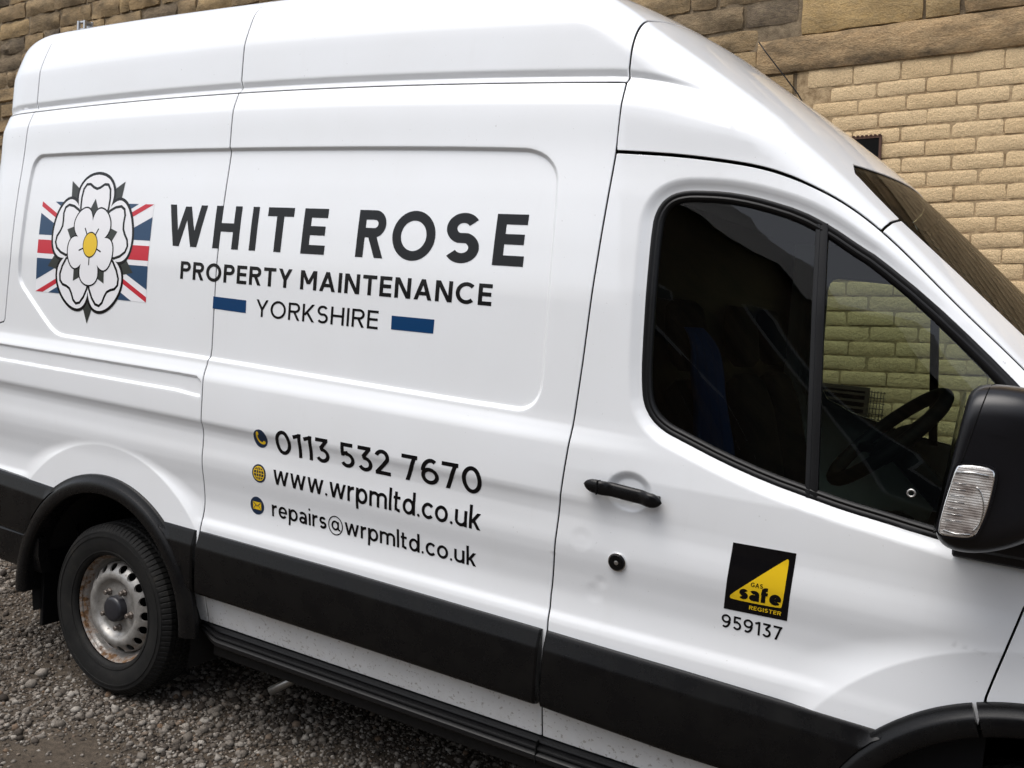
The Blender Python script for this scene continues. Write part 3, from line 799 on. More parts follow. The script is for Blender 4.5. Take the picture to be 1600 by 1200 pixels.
def make_rim():
    """steel wheel: flange and well by lathe, pierced disc triangulated on the unrolled profile"""
    fl = [(.214,.042),(.218,.036),(.2205,.034),(.2225,.037),(.2225,.043),(.2195,.0455),(.214,.048),(.2085,.056),(.2050,.064),(.2035,.072),(.198,.080),(.192,.084),(.190,.088),(.190,.20)]
    Vf, Ff = lathe(fl, 128)
    prof = np.array([(.1885,.106),(.1865,.094),(.183,.084),(.178,.0765),(.171,.070),(.163,.0630),(.154,.0570),(.146,.0535),(.138,.0520),(.130,.0525),(.124,.0550),(.119,.060),(.114,.066),(.109,.0710),(.104,.0750),(.098,.076),(.060,.076),(.030,.076)])
    prof[:, 1] -= .020
    s = np.concatenate([[0], np.cumsum(np.linalg.norm(np.diff(prof, axis=0), axis=1))]); C = 2*math.pi*.17
    ang = lambda u: u/.17
    nh = 18; holes = []
    sh = np.interp(.1690, prof[::-1, 0], s[::-1])
    for i in range(nh):
        u0 = (i+.5)*C/nh; holes.append(np.array([(u0+.0185*math.cos(t), sh+.0200*math.sin(t)) for t in np.linspace(0, 2*math.pi, 18, endpoint=False)]))
    U = np.linspace(0, C, 145); outl = [(u, 0) for u in U]+[(C, v) for v in np.linspace(0, s[-1], 26)[1:-1]]+[(u, s[-1]) for u in U[::-1]]+[(0, v) for v in np.linspace(s[-1], 0, 26)[1:-1]]
    X, Y = np.meshgrid(U[1:-1], np.linspace(0, s[-1], 40)[1:-1]); pts = np.stack([X.ravel(), Y.ravel()], 1)
    for h in holes: pts = pts[poly_sdf(pts[:, 0], pts[:, 1], h) > .0012]
    v, T = triangulate(outl, pts, holes)
    r = np.interp(v[:, 1], s, prof[:, 0]); y = np.interp(v[:, 1], s, prof[:, 1]); a = ang(v[:, 0])
    P = np.stack([r*np.cos(a), y, r*np.sin(a)], 1)
    fn = np.cross(P[T[:, 1]]-P[T[:, 0]], P[T[:, 2]]-P[T[:, 0]]); fl_ = fn[:, 1] > 0; T = T.copy(); T[fl_] = T[fl_][:, [0, 2, 1]]
    # hole edges turned in
    E = {}
    for tri in T.tolist():
        for p, q in ((0, 1), (1, 2), (2, 0)):
            k = (min(tri[p], tri[q]), max(tri[p], tri[q])); E[k] = None if k in E else (tri[p], tri[q])
    V = np.concatenate([P, P+[0, .008, 0]]); Fc = T.tolist()
    for e in E.values():
        if e and 1e-5 < v[e[0], 1] < s[-1]-1e-5: Fc.append((e[1], e[0], e[0]+len(P), e[1]+len(P)))
    return Vf, Ff, V, Fc
tyV, tyF = make_tyre(); rfV, rfF, rdV, rdF = make_rim()
WH = {}
def wheel(x, yout, far, spin):
    w = bpy.data.objects.new('wheel', None); COL.objects.link(w); w.parent = van; w.location = (x, yout, AXZ-.006)
    w.rotation_euler = (0, spin, math.pi if far else 0)
    def part(name, V, Fc, m, smooth=True, ang=None):
        if name not in WH:
            o = mesh_obj(name, V, Fc, m, w, smooth)
            if ang: o.data.set_sharp_from_angle(angle=math.radians(ang))
            WH[name] = o.data; return o
        return link(name, WH[name], None, w)
    part('tyre', tyV, tyF, TYRE, True, 38)
    part('rim_flange', rfV, rfF, STEEL, True, 50); part('rim_disc', rdV, rdF, STEEL, True, 50)
    V, Fc = lathe([(.001,.020),(.038,.020),(.047,.0225),(.0515,.027),(.053,.036),(.054,.062)], 32); part('hub_cap', V, Fc, HUB, True, 50)
    V, Fc = lathe([(.001,.13),(.165,.13),(.165,.20)], 24); part('brake_drum', V, Fc, DARK)
    for i in range(5):
        a = i*2*math.pi/5+.35
        V, Fc = lathe([(.0005,.029),(.0075,.029),(.0105,.032),(.0105,.046),(.0150,.050),(.0150,.058)], 6)
        if 'wheel_nut' not in WH: o = mesh_obj('wheel_nut', V, Fc, NUT, w, False); WH['wheel_nut'] = o.data
        else: o = link('wheel_nut', WH['wheel_nut'], None, w)
        o.location = (.080*math.cos(a), 0, .080*math.sin(a))
    return w
wheel(0, .022, False, .5); wheel(WB, .030, False, .9)
wheel(0, 2*YC-.022, True, .2); wheel(WB, 2*YC-.030, True, .7)
V, Fc = tube([(0,.25,AXZ),(0,1.8,AXZ)], .06, 12); mesh_obj('rear_axle', V, Fc, UNDER, van)

# ---- cab door window: seal, panes, divider
def ring_on_flank(name, outer, inner, push_o, push_i, mtl, parent, rise=0., far=False):
    """a moulded seal between two outlines on the flank"""
    n = 260
    def rs(p):
        P = np.array(p); Q = np.concatenate([P, P[:1]]); s = np.concatenate([[0], np.cumsum(np.linalg.norm(np.diff(Q, axis=0), axis=1))])
        t = np.linspace(0, s[-1], n, endpoint=False); return np.stack([np.interp(t, s, Q[:, 0]), np.interp(t, s, Q[:, 1])], 1)
    o = rs(outer); i = o + 0
    st = []
    for d, pu in rise:
        q = rs(outer) if d == 0 else offset_poly(o, -d)
        P = on_flank(o[:, 0], o[:, 1]); Nn = skin_normal(P, .004)
        Q = on_flank(q[:, 0], q[:, 1]); st.append(Q-Nn*pu)
    V = np.concatenate(st)
    Fc = grid_faces(len(st), n, 0, True)
    if far: V[:, 1] = 2*YC-V[:, 1]
    ob = mesh_obj(name, V, Fc, mtl, parent); ob.data.set_sharp_from_angle(angle=math.radians(40)); return ob
ring_on_flank('window_seal', WINDOW, None, 0, 0, RUBBER, cab_door, rise=[(-.003,.012),(-.003,.0005),(-.0015,-.0008),(.006,-.0004),(.010,.0022),(.0135,.0015),(.016,-.001),(.020,.0005),(.024,.006),(.025,.016)])
GL_IN = offset_poly(WINDOW, -.016)
def glass_pane(name, outline, mtl, push, parent, far=False, h=.03):
    o = resample(outline, h); lo, hi = o.min(0), o.max(0)
    X, Z = np.meshgrid(np.arange(lo[0], hi[0], h), np.arange(lo[1], hi[1], h)); pts = np.stack([X.ravel(), Z.ravel()], 1)
    pts = pts[poly_sdf(pts[:, 0], pts[:, 1], o) < -h*.4]
    v, T = triangulate(o, pts)
    R = RECESSES[:]; RECESSES.clear(); P = on_flank(v[:, 0], v[:, 1]); Nn = skin_normal(P, .01); RECESSES.extend(R)
    P = P+[0, push, 0]; T = orient(P, Nn, T)
    if far: P = P*[1, -1, 1]+[0, 2*YC, 0]; Nn = Nn*[1, -1, 1]; T = T[:, ::-1]
    return mesh_obj(name, P, T.tolist(), mtl, parent, True, Nn)
def clip_x(poly, xf, keep_less):
    out = []
    P = resample(poly, .01)
    for i in range(len(P)):
        a, b = P[i], P[(i+1) % len(P)]; fa = a[0]-xf(a[1]); fb = b[0]-xf(b[1])
        ka = (fa < 0) == keep_less; kb = (fb < 0) == keep_less
        if ka: out.append(a)
        if ka != kb: t = fa/(fa-fb); out.append(a+(b-a)*t)
    return np.array(out)
bar = lambda z: 2.664+(1.62-z)*.098
glass_pane('door_glass', clip_x(GL_IN, lambda z: bar(z)-.008, True), GLASS, .030, cab_door)
glass_pane('quarter_glass', clip_x(GL_IN, lambda z: bar(z)+.008, False), GLASS, .029, cab_door)
def divider():
    zs = np.linspace(1.300, 2.002, 20); V = []
    R = RECESSES[:]; RECESSES.clear()
    for z in zs:
        c = bar(z); y = float(on_flank(np.array([c]), np.array([z]))[0, 1])
        for dx, dy in ((-.0165,.028),(-.0155,.0165),(-.0125,.0150),(-.004,.0148),(-.003,.0160),(.0125,.0155),(.0155,.0170),(.0165,.028)): V.append((c+dx, y+dy, z))
    RECESSES.extend(R)
    o = mesh_obj('window_divider_bar', V, grid_faces(20, 8), RUBBER, cab_door); o.data.set_sharp_from_angle(angle=math.radians(30))
divider()
for q in van.children:
    if q.name.startswith('far_cab_door'): far_door = q
glass_pane('door_glass', offset_poly(FAR_WINDOW, .01), GLASS, .02, far_door, True)
V = [];
for z in np.linspace(1.26, 1.86, 12):
    c = 2.750+(1.80-z)*.082; y = 2*YC-float(on_flank(np.array([c]), np.array([z]))[0, 1])-.03
    for dx, dy in ((-.017,0),(.017,0),(.017,.03),(-.017,.03)): V.append((c+dx, y+dy, z))
mesh_obj('window_divider_bar', V, grid_faces(12, 4, 0, True), RUBBER, far_door, False)

# ---- door handle, its dished pocket, lock
def P3(x, z, out=0.):
    P = on_flank(np.array([x]), np.array([z])); n = skin_normal(P, .004); return Vector((P+n*out)[0])
def handle():
    xs = np.linspace(2.092, 2.322, 40); V = []; n = 14
    for i, x in enumerate(xs):
        u = (x-2.092)/.230; zc = 1.2455-(u)*.0175
        hz = .0190*min(1, (1-(abs(u-.5)*2)**10))+.0005; hz *= (1.0 if u < .86 else 1.05)
        lift = .027+.003*(1-(2*u-1)**2)
        p = P3(x, zc, 0)
        for k in range(n):
            a = 2*math.pi*k/n; ca, sa = math.cos(a), math.sin(a)
            sq = lambda t: math.copysign(abs(t)**.6, t)
            V.append((x, p.y-lift+.012*sq(ca)*(hz/.019), zc+hz*sq(sa)))
    Fc = grid_faces(40, n, 0, True)+[tuple(range(n))[::-1], tuple(39*n+k for k in range(n))]
    o = mesh_obj('door_handle', V, Fc, TRIM, cab_door)
    for x in (2.114, 2.294):
        p = P3(x, 1.2455-(x-2.092)/.23*.0175); bm = box_bm((x-.014, p.y-.022, p.z-.011), (x+.014, p.y+.004, p.z+.011), .004); bm_obj('handle_mount', bm, TRIM, o)
    # joint line near the rear end of the grip
    p = P3(2.138, 1.242); bm = box_bm((2.1368, p.y-.0435, p.z-.0190), (2.1392, p.y-.02, p.z+.0196)); bm_obj('handle_joint', bm, DARK, o)
handle()
def lock():
    p = P3(2.197, 1.033, 0); n = P3(2.197, 1.033, .01)-p; rot = n.to_track_quat('Z', 'Y').to_matrix().to_4x4()
    def disc(name, prof, m, par):
        V = []; k = 32
        for r, h in prof:
            for i in range(k): a = 2*math.pi*i/k; V.append(Matrix.Translation(p) @ rot @ Vector((r*math.cos(a), r*math.sin(a), h)))
        o = mesh_obj(name, V, grid_faces(len(prof), k, 0, True), m, par); o.data.set_sharp_from_angle(angle=math.radians(40)); return o
    d = disc('door_lock', [(.0275,-.002),(.0275,.003),(.0265,.005),(.0245,.005),(.0240,.003)], CHROME, cab_door)
    disc('lock_cover', [(.0240,.003),(.0240,.0075),(.0225,.0095),(.010,.0098),(.0098,.0085),(.0001,.0085)], TRIM, d)
    disc('key_barrel', [(.0062,.0085),(.0062,.0100),(.0055,.0105),(.0001,.0105)], PIPE, d)
lock()
# ---- door mirror (we look at its outboard end)
def mirror():
    # outline of the end face in (x, z), then lofted inboard
    rear = [(3.036,1.612),(3.031,1.58),(3.024,1.50),(3.016,1.42),(3.009,1.345)]
    end = [(3.036,1.612),(3.043,1.630),(3.060,1.640),(3.095,1.644),(3.15,1.641),(3.20,1.622),(3.225,1.58),(3.235,1.48),(3.228,1.40),(3.20,1.345),(3.15,1.312),(3.10,1.292),(3.06,1.286),(3.032,1.290),(3.014,1.305),(3.007,1.325),(3.016,1.42),(3.026,1.52)]
    E_ = rounded(end, 2); c = E_.mean(0); n = len(E_)
    secs = [(-.300,.30),(-.299,.55),(-.294,.72),(-.285,.84),(-.272,.92),(-.255,.97),(-.235,.995),(-.20,1.0),(-.15,1.0),(-.10,.985),(-.075,.95),(-.06,.85),(-.055,.5)]
    V = []
    for y, s in secs:
        # rounding pulls in the front edge more than the flat rear bezel
        for x, z in E_: V.append((c[0]+(x-c[0])*(s if x > c[0] else (.75+.25*s) if y < -.2 else s), y+.012*max(0, (x-3.08)/.15)**2, c[1]+(z-c[1])*(.25+.75*s)))
    Fc = grid_faces(len(secs), n, 0, True)+[tuple(range(n))[::-1], tuple((len(secs)-1)*n+k for k in range(n))]
    hs = mesh_obj('door_mirror', V, Fc, MIRROR_PLASTIC, van)
    # bezel joint: a thin dark groove round the housing just ahead of the glass
    from mathutils.bvhtree import BVHTree
    bvh = BVHTree.FromPolygons([Vector(p) for p in V], Fc)
    path = []
    for i in range(40):
        t = i/39; x, z = 3.080-.036*t**.9, 1.655-.172*t
        h_ = bvh.ray_cast(Vector((x, -1, z)), Vector((0, 1, 0)))[0]
        if h_ is not None: path.append(tuple(h_+Vector((0, -.0002, 0))))
    y0_ = path[0][1]
    for y in np.linspace(y0_+.02, -.09, 8):
        h_ = bvh.ray_cast(Vector((3.0805, y, 2)), Vector((0, 0, -1)))[0]
        if h_ is not None: path.insert(0, tuple(h_+Vector((0, 0, .0002))))
    Vt, Ft = tube(path, .0013, 6); mesh_obj('housing_joint', Vt, Ft, DARK, hs)
    # clear indicator lens let into the lower end
    q = np.array([(3.040,1.478),(3.072,1.482),(3.102,1.479),(3.108,1.468),(3.106,1.43),(3.100,1.385),(3.090,1.348),(3.080,1.333),(3.05,1.328),(3.022,1.328),(3.015,1.338),(3.021,1.39),(3.029,1.44),(3.034,1.47)])
    q = rounded(q, 1)
    def face(name, poly, y0, y1, m, par):
        k = len(poly); V = [(x, y1, z) for x, z in poly]+[(x, y0, z) for x, z in poly]
        Fc = [tuple(range(k))[::-1]]+[(i, (i+1) % k, k+(i+1) % k, k+i) for i in range(k)]
        return mesh_obj(name, V, Fc, m, par, False)
    face('lamp_recess', offset_poly(q, .004), -.285, -.3045, MIRROR_PLASTIC, hs)
    REFL = mat('lamp_reflector', (.62, .60, .58), .22, metal=.25)
    m = REFL
    v = mapped(m, (20, 1, 42)); n2 = N(m, 'ShaderNodeTexNoise', Scale=1.0, Detail=3, Roughness=.55); L(m, v, n2.inputs['Vector'])
    r = ramp(m, n2.outputs['Fac'], [(.28, (.16, .13, .12)), (.42, (.38, .34, .32)), (.55, (.60, .57, .55)), (.72, (.85, .85, .85))]); L(m, r.outputs[0], bsdf(m).inputs['Base Color'])
    wv = N(m, 'ShaderNodeTexWave', Scale=60, Distortion=.5); wv.bands_direction = 'Z'; tc = N(m, 'ShaderNodeTexCoord'); L(m, tc.outputs['Object'], wv.inputs['Vector']); bump(m, wv.outputs['Color'], .35, .002)
    face('reflector', offset_poly(q, -.002), -.28, -.3052, REFL, hs)
    # curved bulb shield and fluted ribs
    V, Fc = tube([(3.070+.024*math.cos(a), -.3062, 1.392+.048*math.sin(a)) for a in np.linspace(-1.2, 1.3, 18)], .0016, 6); mesh_obj('bulb_shield', V, Fc, CHROME, hs)
    V, Fc = tube([(3.034,-.306,1.462),(3.062,-.306,1.466),(3.096,-.306,1.464)], .0022, 6); mesh_obj('lens_rib', V, Fc, CHROME, hs)
    V, Fc = tube([(3.026,-.306,1.340),(3.05,-.306,1.336),(3.076,-.306,1.340)], .0018, 6); mesh_obj('lens_rib', V, Fc, CHROME, hs)
    for k in range(7):
        z = 1.362+k*.013; V, Fc = tube([(3.024+(z-1.34)*.10,-.3058,z),(3.058,-.3058,z+.001)], .0008, 5); mesh_obj('lens_rib', V, Fc, CHROME, hs)
    # dome of the lens: one pane, edges rounded back
    k = len(q); rings = [(0.0,-.3055),(.0015,-.3085),(.004,-.3105),(.008,-.3120),(.014,-.3128)]
    V = []
    for d, y in rings:
        for x, z in offset_poly(q, -d): V.append((x, y, z))
    Fc = grid_faces(len(rings), k, 0, True)+[tuple((len(rings)-1)*k+i for i in range(k))]
    mesh_obj('indicator_lens', V, Fc, LENS, hs)
    # glass facing back, arm to the door
    k = n; s = .88; V = [(3.006+.10*(z-1.30)*.9*0+np.interp(z, [1.29,1.62], [-.004,.022])-.001, -.18+(yy)*.10*s, z) for yy, z in [(math.copysign(abs(math.cos(t))**.5, math.cos(t)), 1.465+.155*math.copysign(abs(math.sin(t))**.5, math.sin(t))) for t in np.linspace(0, 2*math.pi, 40, endpoint=False)]]
    mesh_obj('mirror_glass', V, [tuple(range(40))], CHROME, hs, False)
    bm = box_bm((3.06, -.10, 1.262), (3.22, .07, 1.315), .02, 3); bm_obj('mirror_arm', bm, MIRROR_PLASTIC, hs, angle=40)
    bm = box_bm((3.03, -.012, 1.225), (3.30, .06, 1.30), .012, 3); bm_obj('mirror_foot', bm, MIRROR_PLASTIC, hs, angle=40)
mirror()

# ---- cab interior seen through the glass
def loft(name, secs, m, parent, n=24, p=.5):
    """secs: centre, half sizes (two axes vectors a, b)"""
    V = []
    for c, a, b in secs:
        for k in range(n):
            t = 2*math.pi*k/n; ca = math.copysign(abs(math.cos(t))**p, math.cos(t)); sa = math.copysign(abs(math.sin(t))**p, math.sin(t))
            V.append(Vector(c)+Vector(a)*ca+Vector(b)*sa)
    Fc = grid_faces(len(secs), n, 0, True)+[tuple(range(n))[::-1], tuple((len(secs)-1)*n+k for k in range(n))]
    return mesh_obj(name, V, Fc, m, parent)
def seat(yc, w):
    s = empty('cab_seat', (2.53, yc, .9)); s.parent = van
    loft('cushion', [((dx, 0, dz), (0, w, 0), (0, 0, h)) for dx, dz, h in ((-.24,.02,.03),(-.22,.0,.07),(.0,.0,.085),(.20,.03,.08),(.25,.03,.06),(.27,.03,.02))], SEATCLOTH, s)
    loft('backrest', [((-.20-(z*.22), 0, z), (0, w*f, 0), (.07*g, 0, 0)) for z, f, g in ((.02,.7,.5),(.06,.95,1),(.3,1,1),(.5,.95,.85),(.60,.75,.6),(.63,.5,.3))], SEATCLOTH, s)
    loft('headrest', [((-.35-(z-.68)*.2, 0, z), (0, .13*f, 0), (.045*g, 0, 0)) for z, f, g in ((.66,.6,.5),(.69,.95,.9),(.78,1,1),(.86,.9,.8),(.885,.6,.4))], SEATCLOTH, s)
    return s
seat(.50, .25); seat(1.12, .22); seat(1.56, .22)
def dash():
    xs = [(3.62,1.22),(3.45,1.25),(3.25,1.275),(3.08,1.30),(3.00,1.305),(2.965,1.29),(2.955,1.25),(2.97,1.10),(3.02,.95),(3.12,.75)]
    V = []
    for y in np.linspace(.16, 1.90, 26):
        hump = .035*math.exp(-((y-.5)/.22)**2)
        for x, z in xs: V.append((x-.02*math.exp(-((y-1.0)/.2)**2), y, z+hump*(z > 1.2)))
    o = mesh_obj('dashboard', V, grid_faces(26, len(xs)), INTERIOR, van)
dash()
def steering():
    g = empty('steering_wheel', (2.805, .46, 1.435)); g.parent = van; g.rotation_euler = (math.radians(11), math.radians(-44), 0)
    V, Fc = tube([(.192*math.cos(a), .192*math.sin(a), 0) for a in np.linspace(0, 2*math.pi, 48, endpoint=False)], .0205, 10, True); mesh_obj('wheel_rim', V, Fc, INTERIOR, g)
    for a in (.0, 2.2, -2.2):
        V, Fc = tube([(.05*math.cos(a), .05*math.sin(a), -.03), (.12*math.cos(a), .12*math.sin(a), -.02), (.19*math.cos(a), .19*math.sin(a), 0)], [.022,.016,.013], 8); mesh_obj('spoke', V, Fc, INTERIOR, g)
    V, Fc = lathe([(.001,.0),(.05,.0),(.075,.012),(.08,.03),(.07,.05)], 24); o = mesh_obj('horn_pad', V, Fc, INTERIOR, g); o.rotation_euler = (math.radians(-90), 0, 0)
    V, Fc = tube([(0,0,-.03),(.0,0,-.30)], .035, 10); mesh_obj('column', V, Fc, INTERIOR, g)
steering()
# phone cradle clipped to the dash end
g = empty('phone_cradle', (3.02, .62, 1.34)); g.parent = van
V, Fc = tube([(0,0,-.04),(.0,0,.05),(-.01,-.01,.10)], .008, 8); mesh_obj('stalk', V, Fc, INTERIOR, g)
bm = box_bm((-.016,-.02,.075), (.016,.02,.15), .006); bm_obj('clamp', bm, INTERIOR, g)
bm = box_bm((-.05,-.012,.085), (-.012,.012,.105), .004); bm_obj('clamp_arm', bm, INTERIOR, g)
# headlining, door card
def headlining():
    V = []; xs = np.linspace(2.12, 2.70, 14)
    for x in xs:
        for y in np.linspace(.22, 1.84, 20): V.append((x, y, min(2.09, float(top_z(np.array([x]), np.array([y]))[0])-.09)))
    mesh_obj('headlining', V, grid_faces(14, 20), INTERIOR, van)
headlining()
card = [(2.10,1.36),(2.30,1.385),(2.46,1.345),(2.70,1.29),(2.95,1.25),(3.15,1.22),(3.15,.55),(2.10,.55)]
V = [(x, .085, z) for x, z in card]+[(x, .02, z-.01) for x, z in card[:6]]
mesh_obj('door_card', V, [tuple(range(8))]+[(i, i+1, 9+i, 8+i) for i in range(5)], INTERIOR, cab_door, False)
V, Fc = tube([(.0085*math.cos(a), 0, .0085*math.sin(a)) for a in np.linspace(0, 2*math.pi, 20, endpoint=False)], .0026, 8, True)
o = mesh_obj('window_latch', V, Fc, PIPE, cab_door); o.location = (2.924, .041, 1.350)

# added blue cloth, standing in for a blue strip in the door glass
BLUECLOTH = mat('blue_strip_cloth', (.013, .034, .115), .9, spec=.1)
def cloth_stand_in():
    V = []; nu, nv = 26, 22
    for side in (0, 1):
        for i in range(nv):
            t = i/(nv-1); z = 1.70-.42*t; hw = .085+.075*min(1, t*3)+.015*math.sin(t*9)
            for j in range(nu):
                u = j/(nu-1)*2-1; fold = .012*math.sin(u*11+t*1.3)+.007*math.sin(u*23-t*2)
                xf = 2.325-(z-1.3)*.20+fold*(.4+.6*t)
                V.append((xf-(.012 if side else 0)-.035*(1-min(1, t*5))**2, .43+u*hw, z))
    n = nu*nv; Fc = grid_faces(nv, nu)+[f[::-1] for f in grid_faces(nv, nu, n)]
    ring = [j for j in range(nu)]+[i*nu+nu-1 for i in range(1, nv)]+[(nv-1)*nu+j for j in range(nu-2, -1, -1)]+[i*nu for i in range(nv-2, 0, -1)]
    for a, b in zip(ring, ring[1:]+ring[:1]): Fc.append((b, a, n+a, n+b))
    tag(mesh_obj('blue_cloth_stand_in', V, Fc, BLUECLOTH), 'added blue cloth by the driver seat, standing in for a blue strip in the cab door glass', 'cloth_stand_in')
cloth_stand_in()

# ================================================================= lettering and emblems
def stroke(pts, w, closed=False):
    """centre line -> quads of constant width (mitred)"""
    P = np.array(pts, float); n = len(P)
    d = np.diff(np.concatenate([P, P[:1]]) if closed else P, axis=0); d /= np.linalg.norm(d, axis=1, keepdims=True)
    nr = np.stack([-d[:, 1], d[:, 0]], 1); L_ = []; R_ = []
    for i in range(n):
        if closed: a, b = nr[i-1], nr[i % len(nr)]
        else: a, b = nr[max(0, i-1)], nr[min(len(nr)-1, i)]
        m = (a+b)/max(.3, 1+float(a@b)); L_.append(P[i]+m*w/2); R_.append(P[i]-m*w/2)
    return [[L_[i], L_[(i+1) % n], R_[(i+1) % n], R_[i]] for i in range(n if closed else n-1)]
def arc(cx, cy, rx, ry, a0, a1, n=None):
    n = n or max(6, int(abs(a1-a0)/9)); return [(cx+rx*math.cos(math.radians(a0+(a1-a0)*i/n)), cy+ry*math.sin(math.radians(a0+(a1-a0)*i/n))) for i in range(n+1)]
def diag(xa, ya, xb, yb, s):
    """slanted bar cut level at both ends"""
    h = s*math.hypot(xb-xa, yb-ya)/abs(yb-ya)/2; return [[(xa-h, ya), (xa+h, ya), (xb+h, yb), (xb-h, yb)]]
def bar_(x0, y0, x1, y1): return [[(x0, y0), (x1, y0), (x1, y1), (x0, y1)]]
XH = .70
def glyph(c, s):
    """quads and width of a letter of cap height 1 with stroke s"""
    h = s/2; Q = []; w = .7
    if c == 'I': w = s; Q = bar_(0, 0, s, 1)
    elif c == 'H': w = .78; Q = bar_(0, 0, s, 1)+bar_(w-s, 0, w, 1)+bar_(s*.9, .5-h, w-s*.9, .5+h)
    elif c == 'T': w = .73; Q = bar_(0, 1-s, w, 1)+bar_(w/2-h, 0, w/2+h, 1-s*.9)
    elif c == 'E': w = .61; Q = bar_(0, 0, s, 1)+bar_(s*.9, 1-s, w, 1)+bar_(s*.9, 0, w, s)+bar_(s*.9, .515-h, w*.95, .515+h)
    elif c == 'W':
        w = 1.24; k = s*.55; Q = diag(k, 1, .335, 0, s)+diag(.335, 0, w/2, .96, s*.92)+diag(w/2, .96, w-.335, 0, s*.92)+diag(w-.335, 0, w-k, 1, s)
    elif c in 'PR':
        w = .68 if c == 'P' else .72; r = .5*(.575-s); ym = 1-h-2*r
        Q = bar_(0, 0, s, 1)+stroke([(s*.9, 1-h), (w-h-r*1.05, 1-h)]+arc(w-h-r*1.05, 1-h-r, r*1.05, r, 90, -90)[1:]+[(s*.9, ym)], s)
        if c == 'R': Q += diag(w*.50, ym, w-s*.56, 0, s)
    elif c == 'O': w = .98; Q = stroke(arc(w/2, .5, w/2-h, .5-h+.012, 0, 360, 56)[:-1], s, True)
    elif c in 'CG':
        w = .88; cx = .49; Q = stroke(arc(cx, .5, .49-h, .5-h+.012, 46, 314, 44), s)
        if c == 'G': Q += bar_(cx+.02, .5-s, .86, .5)+bar_(.86-s, .16, .86, .5-s*.1)
    elif c == 'S':
        w = .66; ry = (1-s)/4+.006; rx = w/2-h; cx = w/2
        Q = stroke(arc(cx, 1-h-ry, rx*.96, ry, 32, 250, 30)+arc(cx, h+ry, rx, ry, 70, -148, 30), s)
    elif c == 'Y': w = .78; Q = diag(s*.55, 1, w/2, .42, s)+diag(w-s*.55, 1, w/2, .42, s)+bar_(w/2-h, 0, w/2+h, .46)
    elif c == 'M': w = .92; Q = bar_(0, 0, s, 1)+bar_(w-s, 0, w, 1)+diag(s*.62, 1, w/2, .30, s*.95)+diag(w-s*.62, 1, w/2, .30, s*.95)
    elif c == 'N': w = .80; Q = bar_(0, 0, s, 1)+bar_(w-s, 0, w, 1)+diag(s*.62, 1, w-s*.62, 0, s)
    elif c == 'A': w = .88; Q = diag(s*.55, 0, w/2, 1, s)+diag(w-s*.55, 0, w/2, 1, s)+bar_(w*.22, .22, w*.78, .22+s*.95)
    elif c == 'K': w = .74; Q = bar_(0, 0, s, 1)+diag(w-s*.65, 1, s*.9, .36, s)+diag(w-s*.58, 0, w*.36, .56, s)
    elif c == '0': w = .72; Q = stroke(arc(w/2, .5, w/2-h, .5-h+.01, 0, 360, 48)[:-1], s, True)
    elif c == '1': w = .36; Q = bar_(w-s, 0, w, 1)+stroke([(0, .84-h*.2), (w-s*.5, 1-h)], s)
    elif c == '2': w = .62; Q = stroke(arc(.30, .70, .30-h, .30-h, 165, -28, 24)+[(.045, h*.9)], s)+bar_(.0, 0, w, s)
    elif c == '3': w = .62; Q = bar_(.04, 1-s, .58, 1)+stroke([(.53, 1-h), (.26, .575)], s)+stroke([(.22, .60-h*.2), (.31, .60-h*.2)]+arc(.31, .30, .31-h, .30-h+.005, 88, -152, 28)[0:], s)
    elif c == '5': w = .62; Q = bar_(.06, 1-s, .57, 1)+bar_(.06, .46, .06+s*.95, 1)+stroke([(.07, .46+h), (.30, .62-h*.3)]+arc(.31, .315, .31-h, .315-h, 88, -150, 28), s)
    elif c == '7': w = .62; Q = bar_(0, 1-s, w, 1)+diag(w-s*.62, 1-s*.2, .20, 0, s)
    elif c in '69':
        w = .68; Q = stroke(arc(w/2, .325, w/2-h, .325-h, 0, 360, 40)[:-1], s, True)+stroke(arc(w/2+.06, .42, w/2+.06-h, .58-h, 172, 62, 18), s)
        if c == '9': Q = [[(w-x, 1-y) for x, y in q] for q in Q]
    elif c == 'o': w = .66; Q = stroke(arc(w/2, XH/2, w/2-h, XH/2-h+.01, 0, 360, 40)[:-1], s, True)
    elif c == 'c': w = .58; Q = stroke(arc(.33, XH/2, .33-h, XH/2-h+.01, 42, 318, 34), s)
    elif c == 'e': w = .64; Q = stroke(arc(w/2, XH/2, w/2-h, XH/2-h+.01, 0, 322, 40), s)+bar_(s*.8, XH/2-h*.85, w-s*.05, XH/2+h*.85)
    elif c in 'pd':
        w = .66; Q = stroke(arc(w/2+.02, XH/2, w/2-.02-h, XH/2-h+.01, 0, 360, 40)[:-1], s, True)+bar_(0, -.28, s, XH)
        if c == 'd': Q = [[(w-x, y) for x, y in q] for q in Q[:-1]]+bar_(w-s, 0, w, 1.02)
    elif c == 'w': w = .96; k = s*.53; Q = diag(k, XH, .265, 0, s)+diag(.265, 0, w/2, XH, s*.92)+diag(w/2, XH, w-.265, 0, s*.92)+diag(w-.265, 0, w-k, XH, s)
    elif c == 'r': w = .38; Q = bar_(0, 0, s, XH)+stroke(arc(.36, XH-.30, .36-h, .30-h, 178, 88, 12), s)
    elif c == 'm':
        w = .98; Q = bar_(0, 0, s, XH)
